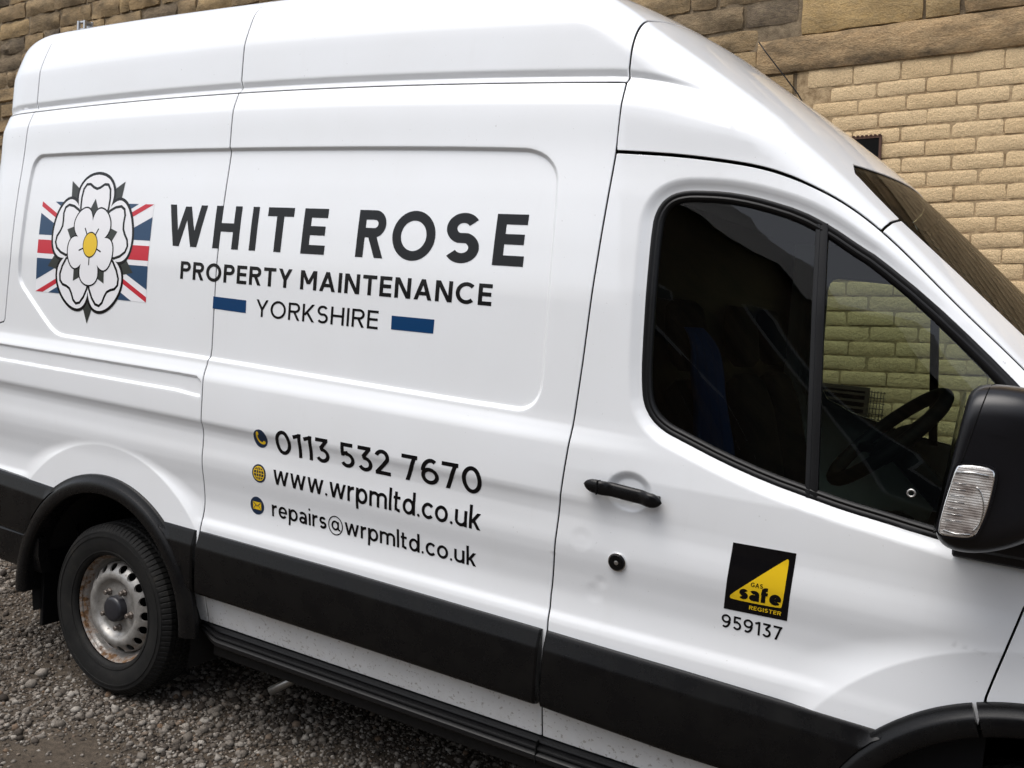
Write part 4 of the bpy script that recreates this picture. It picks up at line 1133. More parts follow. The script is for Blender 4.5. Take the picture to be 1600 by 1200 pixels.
        for x0 in (0, (w-s)/2):
            r = (w-s)/4; Q += stroke(arc(x0+h+r, XH-.24, r, .24-h, 180, 0, 18)+[(x0+h+2*r, 0)], s)
    elif c == 'l': w = s; Q = bar_(0, 0, s, 1.02)
    elif c == 'i': w = s*1.15; Q = bar_(w/2-h, 0, w/2+h, XH)+stroke(arc(w/2, .93, .035, .035, 0, 360, 14)[:-1], .07, True)
    elif c == 't': w = .40; Q = stroke([(.14, .90), (.14, .19)]+arc(.14+.17, .19, .17, .19-h, 180, 285, 10), s)+bar_(0, XH-s*.9, .37, XH)
    elif c == 'u': w = .60; Q = stroke([(h, XH), (h, .27)]+arc(w/2, .27, w/2-h, .27-h, 180, 360, 22)+[(w-h, .27)], s)+bar_(w-s, 0, w, XH)
    elif c == 'k': w = .56; Q = bar_(0, 0, s, 1.02)+diag(w-s*.62, XH, s*.85, .26, s)+diag(w-s*.58, 0, w*.38, .40, s)
    elif c == 'a': w = .56; Q = stroke(arc(w/2-.02, XH-.24, w/2-h, .24-h, 150, 0, 16)+[(w-h, .0)], s)+stroke(arc(.25, .205, .25-h, .205-h+.01, 0, 360, 30)[:-1], s, True)+bar_(.22, .40-s*.85, w-s*.6, .40)
    elif c == 's': w = .50; ry = (XH-s)/4+.006; rx = w/2-h; Q = stroke(arc(w/2, XH-h-ry, rx*.95, ry, 30, 250, 24)+arc(w/2, h+ry, rx, ry, 70, -150, 24), s)
    elif c == 'f': w = .40; Q = stroke([(.14, 0), (.14, .80)]+arc(.14+.17, .82, .17, .20-h, 180, 80, 10), s)+bar_(0, XH-s*.9, .36, XH)
    elif c == '.': w = .15; Q = stroke(arc(w/2, .065, .034, .034, 0, 360, 14)[:-1], .068, True)
    elif c == '@':
        w = 1.04; t = s*.45; Q = stroke(arc(.52, .36, .50-t/2, .56-t/2, -62, 300, 60), t)+stroke(arc(.50, .36, .20, .23, 0, 360, 32)[:-1], s*.8, True)+stroke([(.71, .60), (.705, .22)]+arc(.80, .22, .095, .10, 180, 300, 8), s*.7)
    elif c == ' ': w = .34
    return [[(float(x), float(y)) for x, y in q] for q in Q], w
def in_quads(c, quads):
    ok = np.zeros(len(c), bool)
    for q in quads:
        q = np.array(q); lo, hi = q.min(0), q.max(0)
        b = (c[:, 0] >= lo[0]) & (c[:, 0] <= hi[0]) & (c[:, 1] >= lo[1]) & (c[:, 1] <= hi[1]) & ~ok
        if b.any():
            ii = np.nonzero(b)[0]; ok[ii[poly_sdf(c[ii, 0], c[ii, 1], q) < 1e-7]] = True
    return ok
def drape(name, quads, mtl, parent, out=.0008, h=.014, label=None):
    """lay flat shapes (lists of polygons in x, z) on the flank as thin vinyl"""
    V = []; E = []
    for q in quads:
        q = resample(q, h); o = len(V); V += [tuple(p) for p in q]; E += [(o+i, o+(i+1) % len(q)) for i in range(len(q))]
    A = np.array(V); lo, hi = A.min(0), A.max(0)
    X, Z = np.meshgrid(np.arange(lo[0]+h/2, hi[0], h), np.arange(lo[1]+h/2, hi[1], h)); g = np.stack([X.ravel(), Z.ravel()], 1)
    g = g[in_quads(g, quads)] if len(g) else g
    v, e, f, *_r = delaunay_2d_cdt([Vector(p) for p in V]+[Vector(p) for p in g.tolist()], E, [], 0, 1e-6)
    v = np.array([(p.x, p.y) for p in v]); f = np.array([t for t in f if len(t) == 3])
    a = v[f]; ar = np.abs((a[:, 1, 0]-a[:, 0, 0])*(a[:, 2, 1]-a[:, 0, 1])-(a[:, 2, 0]-a[:, 0, 0])*(a[:, 1, 1]-a[:, 0, 1])); f = f[ar > 1e-10]
    f = f[in_quads(v[f].mean(1), quads)]
    used = np.unique(f); rm = np.full(len(v), -1); rm[used] = np.arange(len(used)); v = v[used]; f = rm[f]
    P = on_flank(v[:, 0], v[:, 1]); Nn = skin_normal(P, .003); P = P+Nn*out
    f = orient(P, Nn, f)
    o = mesh_obj(name, P, f.tolist(), mtl, parent, True, Nn)
    if label: o['label'] = label
    return o
def place(quads, x0, z0, sx, sz, slant=0.): return [[(x0+x*sx+slant*y, z0+y*sz) for x, y in q] for q in quads]
def text_words(txt, *a, **k):
    """one list of quads per word"""
    return text_line(txt, *a, words=True, **k)
def text_line(txt, x0, x1, z0, z1, s, track=.12, z0b=None, z1b=None, words=False):
    """a line of lettering that fills x0..x1; base line z0, cap line z1 (may drift to z0b, z1b at the far end)"""
    G = []; pen = 0
    for i, c in enumerate(txt):
        q, w = glyph(c, s); G.append((q, pen)); pen += w+(track if c != ' ' else .0)
    pen -= track; k = (x1-x0)/pen; out = []; groups = [[]]
    for (q, p), ch in zip(G, txt):
        if ch == ' ': groups.append([])
        for quad in q:
            r = []
            for x, y in quad:
                u = (x+p)/pen; b = z0+((z0b if z0b is not None else z0)-z0)*u; t = z1+((z1b if z1b is not None else z1)-z1)*u
                r.append((x0+(x1-x0)*u, b+(t-b)*y))
            out.append(r); groups[-1].append(r)
    return groups if words else out
# WHITE ROSE: every letter at its measured place
WR = [('W',.271,.472),('H',.517,.646),('I',.699,.730),('T',.773,.894),('E',.941,1.046),('R',1.179,1.292),('O',1.322,1.488),('S',1.526,1.652),('E',1.704,1.811)]
for word, lab in ((WR[:5], 'large black lettering WHITE'), (WR[5:], 'large black lettering ROSE')):
    quads = []
    for c, xa, xb in word:
        s = .200; q, w = glyph(c, s); quads += [[(xa+(xb-xa)*x/w, 1.838+.154*y) for x, y in p] for p in q]
    drape('lettering', quads, VINYL_BLACK, sliding_door, label=lab)
for q, w_ in zip(text_words('PROPERTY MAINTENANCE', .362, 1.716, 1.7185, 1.7835, .185, .155, 1.716, 1.781), ('PROPERTY', 'MAINTENANCE')): drape('lettering', q, VINYL_BLACK, sliding_door, label='black lettering '+w_)
drape('lettering', text_line('YORKSHIRE', .756, 1.296, 1.6095, 1.6695, .135, .16), VINYL_BLACK, sliding_door, label='thin black YORKSHIRE lettering')
drape('colour_bar', [[(.541,1.621),(.707,1.617),(.706,1.662),(.541,1.665)]], VINYL_BLUE, sliding_door)
drape('colour_bar', [[(1.350,1.6145),(1.514,1.615),(1.515,1.659),(1.349,1.6585)]], VINYL_BLUE, sliding_door)
for q, w_ in zip(text_words('0113 532 7670', .900, 1.744, 1.145, 1.229, .150, .13), ('0113', '532', '7670')): drape('lettering', q, VINYL_BLACK, sliding_door, label='black digits '+w_)
drape('lettering', text_line('www.wrpmltd.co.uk', .890, 1.744, 1.0340, 1.1075, .145, .10), VINYL_BLACK, sliding_door, label='black web address lettering')
drape('lettering', text_line('repairs@wrpmltd.co.uk', .874, 1.727, .9130, .9740, .145, .105), VINYL_BLACK, sliding_door, label='black e-mail address lettering')
def ell(cx, cz, rx, rz, n=32, a0=0): return [(cx+rx*math.cos(a0+2*math.pi*i/n), cz+rz*math.sin(a0+2*math.pi*i/n)) for i in range(n)]
def icon(cx, cz, kind):
    r = .033
    b = drape('contact_icon', [ell(cx, cz, r, r)], VINYL_NAVY, sliding_door, .0008, .012)
    YG = VINYL_YELLOW
    if kind == 'phone':
        pts = [(cx+.024*math.cos(a)+.009, cz+.024*math.sin(a)+.008) for a in np.linspace(2.75, 5.05, 14)]
        q = stroke(pts, .0068)+[ell(pts[0][0]+.003, pts[0][1]+.001, .0060, .0068, 12), ell(pts[-1][0]-.001, pts[-1][1]+.003, .0068, .0060, 12)]
    elif kind == 'globe':
        q = stroke(ell(cx, cz, .025, .025, 30), .0034, True)+stroke(ell(cx, cz, .0115, .025, 24), .0026, True)+stroke([(cx, cz-.025), (cx, cz+.025)], .0026)
        for dz in (-.012, 0, .012): hw = math.sqrt(.025**2-dz*dz); q += stroke([(cx-hw, cz+dz), (cx+hw, cz+dz)], .0026)
    else: q = [[(cx-.020, cz-.014), (cx+.020, cz-.014), (cx+.020, cz+.014), (cx-.020, cz+.014)]]
    drape('icon_mark', q, YG, b, .0013, .012)
    if kind == 'mail': drape('icon_mark', stroke([(cx-.018, cz+.012), (cx, cz-.002), (cx+.018, cz+.012)], .0026)+stroke([(cx-.018, cz-.012), (cx-.006, cz+.001)], .002)+stroke([(cx+.018, cz-.012), (cx+.006, cz+.001)], .002), VINYL_NAVY, b, .0017, .012)
icon(.828, 1.186, 'phone'); icon(.822, 1.060, 'globe'); icon(.803, .938, 'mail')

# gas register badge on the cab door (slightly askew)
def badge():
    C0 = [(2.504,.968),(2.670,.973),(2.678,1.156),(2.515,1.153)]          # corners, anticlockwise from lower left
    A = np.array(C0)
    def B(u, v): return tuple((A[0]*(1-u)*(1-v)+A[1]*u*(1-v)+A[2]*u*v+A[3]*(1-u)*v).tolist())
    def m(q): return [B(x, y) for x, y in q]
    def dense(q, k=10): return [tuple(p) for p in resample(q, 1/k)]
    base = drape('gas_badge', [[B(0, 0), B(1, 0), B(1, 1), B(0, 1)]], VINYL_BLACK, cab_door, .0008, .012, label='square black and yellow gas register badge')
    tri = [(.06,.185),(.90,.185),(.90,.88)]
    # rounded triangle
    T = rounded([(.075,.20),(.10,.17),(.86,.17),(.91,.20),(.91,.85),(.895,.90),(.86,.89),(.085,.245)], 2)
    drape('badge_triangle', [m(T.tolist())], VINYL_YELLOW, base, .0013, .012)
    def t(txt, x0, x1, y0, y1, s, track, mtl, out):
        q = text_line(txt, x0, x1, y0, y1, s, track); drape('badge_lettering', [m(p) for p in q], mtl, base, out, .012)
    t('GAS', .385, .575, .415, .478, .17, .14, VINYL_BLACK, .0018)
    t('safe', .22, .88, .205, .205+.225, .24, .07, VINYL_BLACK, .0018)
    t('REGISTER', .40, .90, .065, .125, .18, .16, VINYL_YELLOW, .0013)
badge()
drape('lettering', text_line('959137', 2.500, 2.660, .9150, .9530, .15, .15), VINYL_BLACK, cab_door, .0008, .010, label='black number 959137 below the gas badge')

# rose emblem over a flag
def emblem():
    x0, x1, z0, z1 = -.507, .180, 1.6165, 1.990
    W, H = x1-x0, z1-z0; cx, cz = -.167, 1.822
    f = lambda u, v: (x0+W*u, z0+H*v)
    base = drape('flag', [[f(0,0), f(1,0), f(1,1), f(0,1)]], VINYL_WHITE, quarter_panel, .0007, .016, label='flag panel of the rose emblem in blue, white and red')
    B = []; R = []
    # quarters of blue between the crosses: side wedges and top/bottom wedges
    for sx in (0, 1):
        for sz in (0, 1):
            g = lambda u, v: f(u if not sx else 1-u, v if not sz else 1-v)
            B.append([g(0, .135), g(.27, .36), g(0, .36)]); B.append([g(.12, 0), g(.40, 0), g(.40, .24)])
            B[-2] = [g(0, .13), g(.30, .37), g(0, .37)]
            B[-1] = [g(.125, 0), g(.42, 0), g(.42, .25)]
    R += [[f(0, .425), f(1, .425), f(1, .575), f(0, .575)]]
    R += [[f(0, 0), f(.07, 0), f(.40, .275), f(.40, .33)], [f(1, 1), f(.93, 1), f(.60, .725), f(.60, .67)],
          [f(0, 1), f(.0, .945), f(.36, .645), f(.40, .665)], [f(1, 0), f(1, .055), f(.64, .355), f(.60, .335)]]
    drape('flag_blue', B[:4], VINYL_NAVY_FLAG, base, .0011, .016); drape('flag_blue', B[4:], VINYL_NAVY_FLAG, base, .0011, .016); drape('flag_red', R, VINYL_RED, base, .0011, .016)
    SX, SZ = 1.0, 1.13     # the rose is a little taller than wide in the panel
    pt = lambda r, a: (cx+r*SX*math.cos(math.radians(a)), cz+r*SZ*math.sin(math.radians(a)))
    rose = empty('rose_emblem'); rose.parent = quarter_panel; rose['label'] = 'white rose emblem with black outlines and yellow centre'
    # sepals
    q = []
    for k in range(5):
        a = 270+72*k; q.append([pt(.10, a-20), pt(.195, a-17), pt(.215, a-9), pt(.278, a), pt(.215, a+9), pt(.195, a+17), pt(.10, a+20)])
    drape('sepals', q, VINYL_LEAF, rose, .00122, .014)
    def petal(a, n=40):
        # broad rounded petal: local (along, across)
        out = []
        for i in range(n):
            t = 2*math.pi*i/n
            al = .160+.093*math.cos(t)*(1 if math.cos(t) > 0 else 1.05); ac = .112*math.sin(t)*(1+.14*math.cos(t))
            out.append((al, ac))
        ca, sa = math.cos(math.radians(a)), math.sin(math.radians(a))
        return [(cx+SX*(u*ca-v*sa), cz+SZ*(u*sa+v*ca)) for u, v in out]
    loc = lambda a, L_: [(cx+SX*(u*math.cos(math.radians(a))-v*math.sin(math.radians(a))), cz+SZ*(u*math.sin(math.radians(a))+v*math.cos(math.radians(a)))) for u, v in L_]
    angs = [90, 162, 234, 306, 18]
    drape('petal_outline', [p for a in angs for p in [offset_poly(petal(a), .006).tolist()]], VINYL_BLACK, rose, .00144, .014)
    for a in angs: drape('petal', [offset_poly(petal(a), -.006).tolist()], VINYL_WHITE, rose, .00166, .014)
    q = []
    for a in angs:
        c1 = [(.104,-.076),(.130,-.086),(.165,-.088),(.196,-.082),(.213,-.066),(.214,-.044),(.203,-.020),(.198,0),(.203,.020),(.214,.044),(.213,.066),(.196,.082),(.165,.088),(.130,.086),(.104,.076)]
        q += stroke(loc(a, c1), .0105)
    drape('petal_fold', q, VINYL_BLACK, rose, .00188, .014)
    # inner sepal points
    q = []
    for k in range(5):
        a = 90+72*k; q.append([pt(.070, a-24), pt(.128, a-11), pt(.163, a), pt(.128, a+11), pt(.070, a+24)])
    drape('inner_sepals', q, VINYL_LEAF, rose, .00210, .014)
    def ip(a, g=0):
        out = []
        for i in range(32):
            t = 2*math.pi*i/32; out.append((.078+.066*math.cos(t), (.0565)*math.sin(t)*(1+.34*math.cos(t))))
        return offset_poly(loc(a, out), g).tolist()
    ia = [54, 126, 198, 270, 342]
    drape('inner_petal_outline', [ip(a, .0032) for a in ia], VINYL_BLACK, rose, .00232, .014)
    for a in ia: drape('inner_petal', [ip(a, -.0032)], VINYL_WHITE, rose, .00254, .014)
    drape('stamens', [p for k in range(5) for p in stroke([pt(.0, 54+72*k), pt(.072, 54+72*k)], .006)], VINYL_BLACK, rose, .00276, .014)
    drape('rose_centre_ring', [ell(cx, cz, .046*SX, .046*SZ)], VINYL_BLACK, rose, .00298, .014); drape('rose_centre', [ell(cx, cz, .0415*SX, .0415*SZ)], VINYL_YELLOW, rose, .00320, .014)
VINYL_NAVY_FLAG = mat('flag_blue_vinyl', (.010, .048, .115), .32)
emblem()
# ================================================================= THE WALL BEHIND
TILT = math.atan(.0655)
wall = empty('stone_wall', (1.832, 2.75, 3.082)); wall.rotation_euler = (0, -TILT, 0)
tag(wall, 'old sandstone wall with a lintel over a cream painted brick infill behind the van', 'wall')
def stone_mat(name, cols, scale=1., dark=.5):
    m = mat(name, (.3, .24, .16), .9, spec=.2)
    oi = N(m, 'ShaderNodeObjectInfo')
    tc = N(m, 'ShaderNodeTexCoord'); ad = N(m, 'ShaderNodeVectorMath', operation='MULTIPLY_ADD'); L(m, tc.outputs['Object'], ad.inputs[0]); ad.inputs[1].default_value = (1, 1, 1.9)
    cb = N(m, 'ShaderNodeCombineXYZ'); ml = N(m, 'ShaderNodeMath', operation='MULTIPLY'); L(m, oi.outputs['Random'], ml.inputs[0]); ml.inputs[1].default_value = 37.
    for i in range(3): L(m, ml.outputs[0], cb.inputs[i])
    L(m, cb.outputs[0], ad.inputs[2])
    n1 = noise(m, 5.5*scale, 6, .65, vec=ad.outputs[0]); n2 = noise(m, 30*scale, 8, .7, vec=ad.outputs[0]); n3 = noise(m, 130*scale, 4, .6, vec=ad.outputs[0])
    t = ramp(m, oi.outputs['Random'], cols)
    c = mixc(m, ramp(m, n2.outputs['Fac'], [(.35, (0, 0, 0)), (.75, (.55, .55, .55))]).outputs[0], t.outputs[0], (.42, .33, .20))
    soot = ramp(m, n1.outputs['Fac'], [(.40, (0, 0, 0)), (.66, (dark, dark, dark))])
    c = mixc(m, soot.outputs[0], c, (.045, .038, .030)); 
    sp = ramp(m, n3.outputs['Fac'], [(.36, (.72, .72, .72)), (.6, (1, 1, 1))]); c = mixc(m, 1.0, c, sp.outputs[0], 'MULTIPLY')
    L(m, c, bsdf(m).inputs['Base Color'])
    h = N(m, 'ShaderNodeMath', operation='MULTIPLY_ADD'); L(m, n3.outputs['Fac'], h.inputs[0]); h.inputs[1].default_value = .35; L(m, n2.outputs['Fac'], h.inputs[2])
    bump(m, h.outputs[0], .9, .014)
    return m
STONE = stone_mat('sandstone', [(0, (.33, .23, .125)), (.3, (.44, .30, .15)), (.5, (.22, .16, .10)), (.75, (.48, .33, .16)), (.9, (.26, .19, .12)), (1, (.10, .08, .065))], 1., .6)
STONE_BIG = stone_mat('dressed_sandstone', [(0, (.56, .38, .165)), (.5, (.50, .35, .17)), (1, (.58, .40, .18))], .8, .35)
LINTEL = stone_mat('sooty_lintel_stone', [(0, (.46, .31, .165)), (1, (.42, .285, .15))], .7, .8)
MORTAR = mat('lime_mortar', (.22, .17, .11), .95, spec=.15)
def _():
    m = MORTAR; n = noise(m, 14, 8, .7); r = ramp(m, n.outputs['Fac'], [(.3, (.10, .075, .05)), (.65, (.30, .235, .155))]); L(m, r.outputs[0], bsdf(m).inputs['Base Color'])
    n2 = noise(m, 120, 5, .7); bump(m, n2.outputs['Fac'], .8, .01)
_()
BRICK = mat('cream_painted_brick', (.60, .47, .31), .8, spec=.3)
def _():
    m = BRICK; oi = N(m, 'ShaderNodeObjectInfo')
    tc = N(m, 'ShaderNodeTexCoord'); cb = N(m, 'ShaderNodeCombineXYZ'); ml = N(m, 'ShaderNodeMath', operation='MULTIPLY'); L(m, oi.outputs['Random'], ml.inputs[0]); ml.inputs[1].default_value = 23.
    for i in range(3): L(m, ml.outputs[0], cb.inputs[i])
    ad = N(m, 'ShaderNodeVectorMath', operation='ADD'); L(m, tc.outputs['Object'], ad.inputs[0]); L(m, cb.outputs[0], ad.inputs[1])
    n1 = noise(m, 16, 5, .6, vec=ad.outputs[0]); n2 = noise(m, 170, 5, .65, vec=ad.outputs[0]); n3 = noise(m, 70, 6, .7, vec=ad.outputs[0])
    t = ramp(m, oi.outputs['Random'], [(0, (.62, .455, .26)), (.5, (.68, .51, .30)), (1, (.64, .48, .285))])
    c = mixc(m, ramp(m, n1.outputs['Fac'], [(.45, (0, 0, 0)), (.8, (.30, .30, .30))]).outputs[0], t.outputs[0], (.45, .325, .19))
    pit = ramp(m, n3.outputs['Fac'], [(.67, (0, 0, 0)), (.73, (.8, .8, .8))]); c = mixc(m, pit.outputs[0], c, (.13, .085, .045))
    fl = ramp(m, n2.outputs['Fac'], [(.28, (.72, .70, .66)), (.5, (1, 1, 1)), (.72, (1.25, 1.22, 1.18))]); c = mixc(m, 1., c, fl.outputs[0], 'MULTIPLY')
    L(m, c, bsdf(m).inputs['Base Color'])
    h = N(m, 'ShaderNodeMath', operation='MULTIPLY_ADD'); L(m, n2.outputs['Fac'], h.inputs[0]); h.inputs[1].default_value = .5; L(m, n3.outputs['Fac'], h.inputs[2]); bump(m, h.outputs[0], 1., .008)
_()
JOINT = mat('painted_brick_joint', (.36, .26, .155), .85, spec=.2)
def _():
    m = JOINT; n = noise(m, 22, 7, .7); r = ramp(m, n.outputs['Fac'], [(.35, (.22, .15, .08)), (.6, (.46, .34, .20))]); L(m, r.outputs[0], bsdf(m).inputs['Base Color'])
    n2 = noise(m, 150, 4, .7); bump(m, n2.outputs['Fac'], .7, .006)
_()
def block_mesh(name, w, h, d, rough, seed, m, nx=8, nz=4):
    """a hand-dressed block: front face a wavy grid, edges worn; front at y = 0, body behind"""
    r = np.random.default_rng(seed)
    xs = np.linspace(-w/2, w/2, nx+1); zs = np.linspace(-h/2, h/2, nz+1)
    V = []
    ph = r.uniform(0, 6, 8)
    for j, z in enumerate(zs):
        for i, x in enumerate(xs):
            e = min(min(x+w/2, w/2-x), min(z+h/2, h/2-z)); edge = e < 1e-6
            y = rough*(math.sin(x*23+ph[0])*.5+math.sin(z*41+ph[1]+x*13)*.5+r.normal()*.55)-(0 if edge else rough*1.2)
            dx = r.normal()*.10*rough*(1 if edge else .4)*3; dz = r.normal()*.10*rough*3
            corner = (i in (0, nx)) and (j in (0, nz))
            V.append((x*(1-.006/w*corner)+dx, y+(min(.008, rough*1.6) if edge else 0), z*(1-.006/h*corner)+dz))
    n = (nx+1)*(nz+1); Fc = []
    for j in range(nz):
        for i in range(nx): a = j*(nx+1)+i; Fc.append((a, a+1, a+nx+2, a+nx+1))
    ring = [i for i in range(nx+1)]+[(j+1)*(nx+1)+nx for j in range(nz)]+[nz*(nx+1)+i for i in range(nx-1, -1, -1)]+[j*(nx+1) for j in range(nz-1, 0, -1)]
    o = len(V); V += [(V[k][0], d, V[k][2]) for k in ring]; k = len(ring)
    for i in range(k): Fc.append((ring[(i+1) % k], ring[i], o+i, o+(i+1) % k))
    me = bpy.data.meshes.new(name); me.from_pydata(V, [], Fc); me.update(); me.polygons.foreach_set('use_smooth', [True]*len(me.polygons)); me.set_sharp_from_angle(angle=math.radians(50)); me.materials.append(m); return me
# backing: mortar for the stonework, recessed joint face for the brick infill
def slab(name, a0, a1, b0, b1, y0, y1, m):
    bm = box_bm((a0, y0, b0), (a1, y1, b1)); return bm_obj(name, bm, m, wall)
slab('mortar_bed', -9.5, .02, -3.9, 1.95, .012, .40, MORTAR)
slab('mortar_bed', .02, 4.6, .10, 1.95, .012, .40, MORTAR)
slab('brick_joint_bed', .02, 4.6, -3.9, .10, .0040, .40, JOINT)
# bricks: stretcher courses, each one an object sharing a few meshes
BL, BH, JT = .2335, .0785, .0085
variants = [block_mesh('brick', BL-JT, BH-JT, .08, .0015, 100+i, BRICK, 14, 5) for i in range(7)]
variants0 = [block_mesh('brick', BL-JT, .100-JT, .08, .0015, 130+i, BRICK, 14, 5) for i in range(3)]
shift = [.072, .197, .105, .203, .085, .20, .095, .215, .11, .21]
top_b = 0.0; count = 0
for rrow in range(29):
    h = .100 if rrow == 0 else BH; bc = top_b-h/2; top_b -= h
    a = shift[rrow % 10]-.233
    while a < 2.16:
        c = a+BL/2+.0
        if c > .02 and not (c < .14):
            if count < 300:
                o = link('brick', random.choice(variants0 if rrow == 0 else variants), None, wall); o.location = (c+random.gauss(0, .002), random.gauss(-.001, .0012), bc+random.gauss(0, .0012)); o.rotation_euler = (random.gauss(0, .003), random.gauss(0, .006), random.gauss(0, .004)); count += 1
        a += BL
# lintel and dressed stones over the infill
me = block_mesh('lintel', 4.2, .182, .3, .006, 5, LINTEL, 60, 6); o = link('lintel', me, None, wall); o.location = (1.90, -.018, .092)
o['label'] = 'long sooty sandstone lintel over the brick infill'
def stone(a0, a1, b0, b1, seed, m=STONE, rough=.007, proud=0., gap=.007):
    w, h = a1-a0-gap*2, b1-b0-gap*2
    me = block_mesh('stone', w, h, .2, rough, seed, m, max(4, int(w/.045)), max(3, int(h/.045))); o = link('stone', me, None, wall); o.location = ((a0+a1)/2, -proud, (b0+b1)/2); return o
for i, (a0, a1) in enumerate([(.03,.635),(.640,.805),(.815,1.50),(1.51,2.1),(2.11,2.6)]): stone(a0, a1, .189, .46+.01*(i % 2), 300+i, STONE_BIG if i != 2 else LINTEL, .008, .014, .004)
# coursed rubble left of the infill and above it
edges = [-3.6,-3.4,-3.2,-3.0,-2.8,-2.6,-2.4,-2.22,-2.06,-1.9,-1.75,-1.6,-1.45,-1.3,-1.15,-1.0,-.86,-.72,-.58,-.44,-.29,-.14,.005,.142,.264,.400,.540,.680,.820,.960,1.104,1.258,1.405,1.555,1.70,1.84,1.95]
st = []
for k in range(len(edges)-1):
    b0, b1 = edges[k], edges[k+1]
    right = 4.5 if b0 > .46 else (.015 if b0 < -.2 or b0 > .18 else -.20 if b1 > 0.01 and b0 < .18 else .015)
    a = -9.4+random.uniform(0, .3)
    while a < right-.05:
        w = random.choice([.16, .22, .28, .34, .38, .42, .46]) if (k*7) % 3 else random.choice([.13, .30, .36, .44])
        if right-a-w < .10: w = right-a
        st.append((a, min(a+w, right), b0, b1)); a += w
# nearest to view first: the band that shows above the van
def shown(s):
    a, b = (s[0]+s[1])/2, (s[2]+s[3])/2
    lim = np.interp(a, [-8, -5, -3, -1.5, -.9, .0, .4], [.78, .85, 1.0, 1.3, .35, .05, .0])
    return b > lim-.1 and a > -7.7
vis = [s for s in st if shown(s)][:260]; rest = [s for s in st if s not in vis]
for i, s in enumerate(vis): stone(*s, 1000+i, STONE, random.uniform(.005, .011), random.uniform(-.004, .012), random.uniform(.005, .009))
V = []; Fc = []
for i, (a0, a1, b0, b1) in enumerate(rest):
    w, h = a1-a0-.016, b1-b0-.016; cx_, cz_ = (a0+a1)/2, (b0+b1)/2; pr = random.uniform(0, .012); o_ = len(V)
    for x, z, y in ((-1,-1,.03),(1,-1,.03),(1,1,.03),(-1,1,.03),(-.9,-.82,-pr),(.9,-.82,-pr),(.9,.82,-pr),(-.9,.82,-pr)): V.append((cx_+x*w/2, y, cz_+z*h/2))
    Fc += [tuple(o_+k for k in f) for f in ((4,5,6,7),(0,1,5,4),(1,2,6,5),(2,3,7,6),(3,0,4,7))]
o = mesh_obj('rubble_stones', V, Fc, STONE, wall, False); o['kind'] = 'stuff'
# terracotta air brick, wall vent, bracket and the drooping cable
AIR = mat('dark_terracotta', (.075, .035, .022), .8); MESHM = mat('rusty_vent_metal', (.035, .022, .016), .7)
def to_local(x, z): return ((x-1.832)*math.cos(TILT)+(z-3.082)*math.sin(TILT), -(x-1.832)*math.sin(TILT)+(z-3.082)*math.cos(TILT))
def airbrick():
    a0, b1 = to_local(2.13, 2.725); a1, b0 = to_local(2.330, 2.605)
    fr = bmesh.new()
    t = .012
    for lo, hi in (((a0,-.012,b0),(a0+t,.05,b1)),((a1-t,-.012,b0),(a1,.05,b1)),((a0+t,-.012,b0),(a1-t,.05,b0+t)),((a0+t,-.012,b1-t),(a1-t,.05,b1))): box_bm(lo, hi, bm=fr)
    o = bm_obj('air_brick', fr, AIR, wall); o.location = (0, -.012, 0)
    bm = box_bm((a0+t,-.010,b0+t),(a1-t,-.006,b1-t)); bm_obj('vent_hole', bm, DARK, o)
    for k in range(9):
        c = a0+(k+.5)*(a1-a0)/9; bm = box_bm((c-.006,-.016,b1),(c+.006,.01,b1+.006)); bm_obj('vent_bar', bm, AIR, o)
airbrick()
def louvre():
    v = empty('wall_vent', (2.30, 2.725, 1.29)); tag(v, 'dark rusty metal wall vent with a wire guard, seen through the cab windows', 'vent')
    for lo, hi in (((-.16,-.03,-.15),(-.14,.0,.15)),((.09,-.03,-.15),(.11,.0,.15)),((-.14,-.03,.13),(.09,.0,.15)),((-.14,-.03,-.15),(.09,.0,-.13))): bm = box_bm(lo, hi); bm_obj('vent_frame', bm, MESHM, v)
    bm = box_bm((-.14,-.012,-.13),(.09,-.002,.13)); bm_obj('vent_back', bm, DARK, v)
    for k in range(7):
        z = -.11+k*.036; bm = box_bm((-.14,-.028,z),(.09,-.014,z+.012)); bm_obj('slat', bm, MESHM, v)
    for k in range(5): V, Fc = tube([(.12+k*.017,-.05,-.13),(.125+k*.015,-.05,.14)], .0022, 5); mesh_obj('guard_wire', V, Fc, MESHM, v)
    for k in range(10): V, Fc = tube([(.11,-.052,-.12+k*.028),(.195,-.052,-.12+k*.028)], .0022, 5); mesh_obj('guard_wire', V, Fc, MESHM, v)
louvre()
br = empty('wall_bracket', (-4.05, 2.66, 3.73)); tag(br, 'small galvanised metal bracket fixed to the stone wall above the roof', 'bracket')
GALV = mat('galvanised_metal', (.55, .56, .58), .35, metal=.8)
for nm, lo, hi in (('plate',(-.05,.03,-.05),(.05,.045,.035)),('arm',(-.045,-.03,.015),(.045,.03,.03)),('arm',(-.045,-.03,-.045),(.045,.03,-.03)),('stud',(-.05,-.04,-.045),(-.03,-.02,.03)),('stud',(.03,-.04,-.045),(.05,-.02,.03))):
    bm = box_bm(lo, hi, .003); bm_obj(nm, bm, GALV, br)
cb_ = [(1.653,2.66,3.227),(1.70,2.655,3.168),(1.76,2.655,3.098),(1.82,2.655,3.028),(1.89,2.66,2.945),(1.96,2.66,2.84),(2.0,2.66,2.7)]
V, Fc = tube(cb_, .0035, 6); tag(mesh_obj('cable', V, Fc, RUBBER), 'thin black cable drooping across the end of the lintel', 'cable')

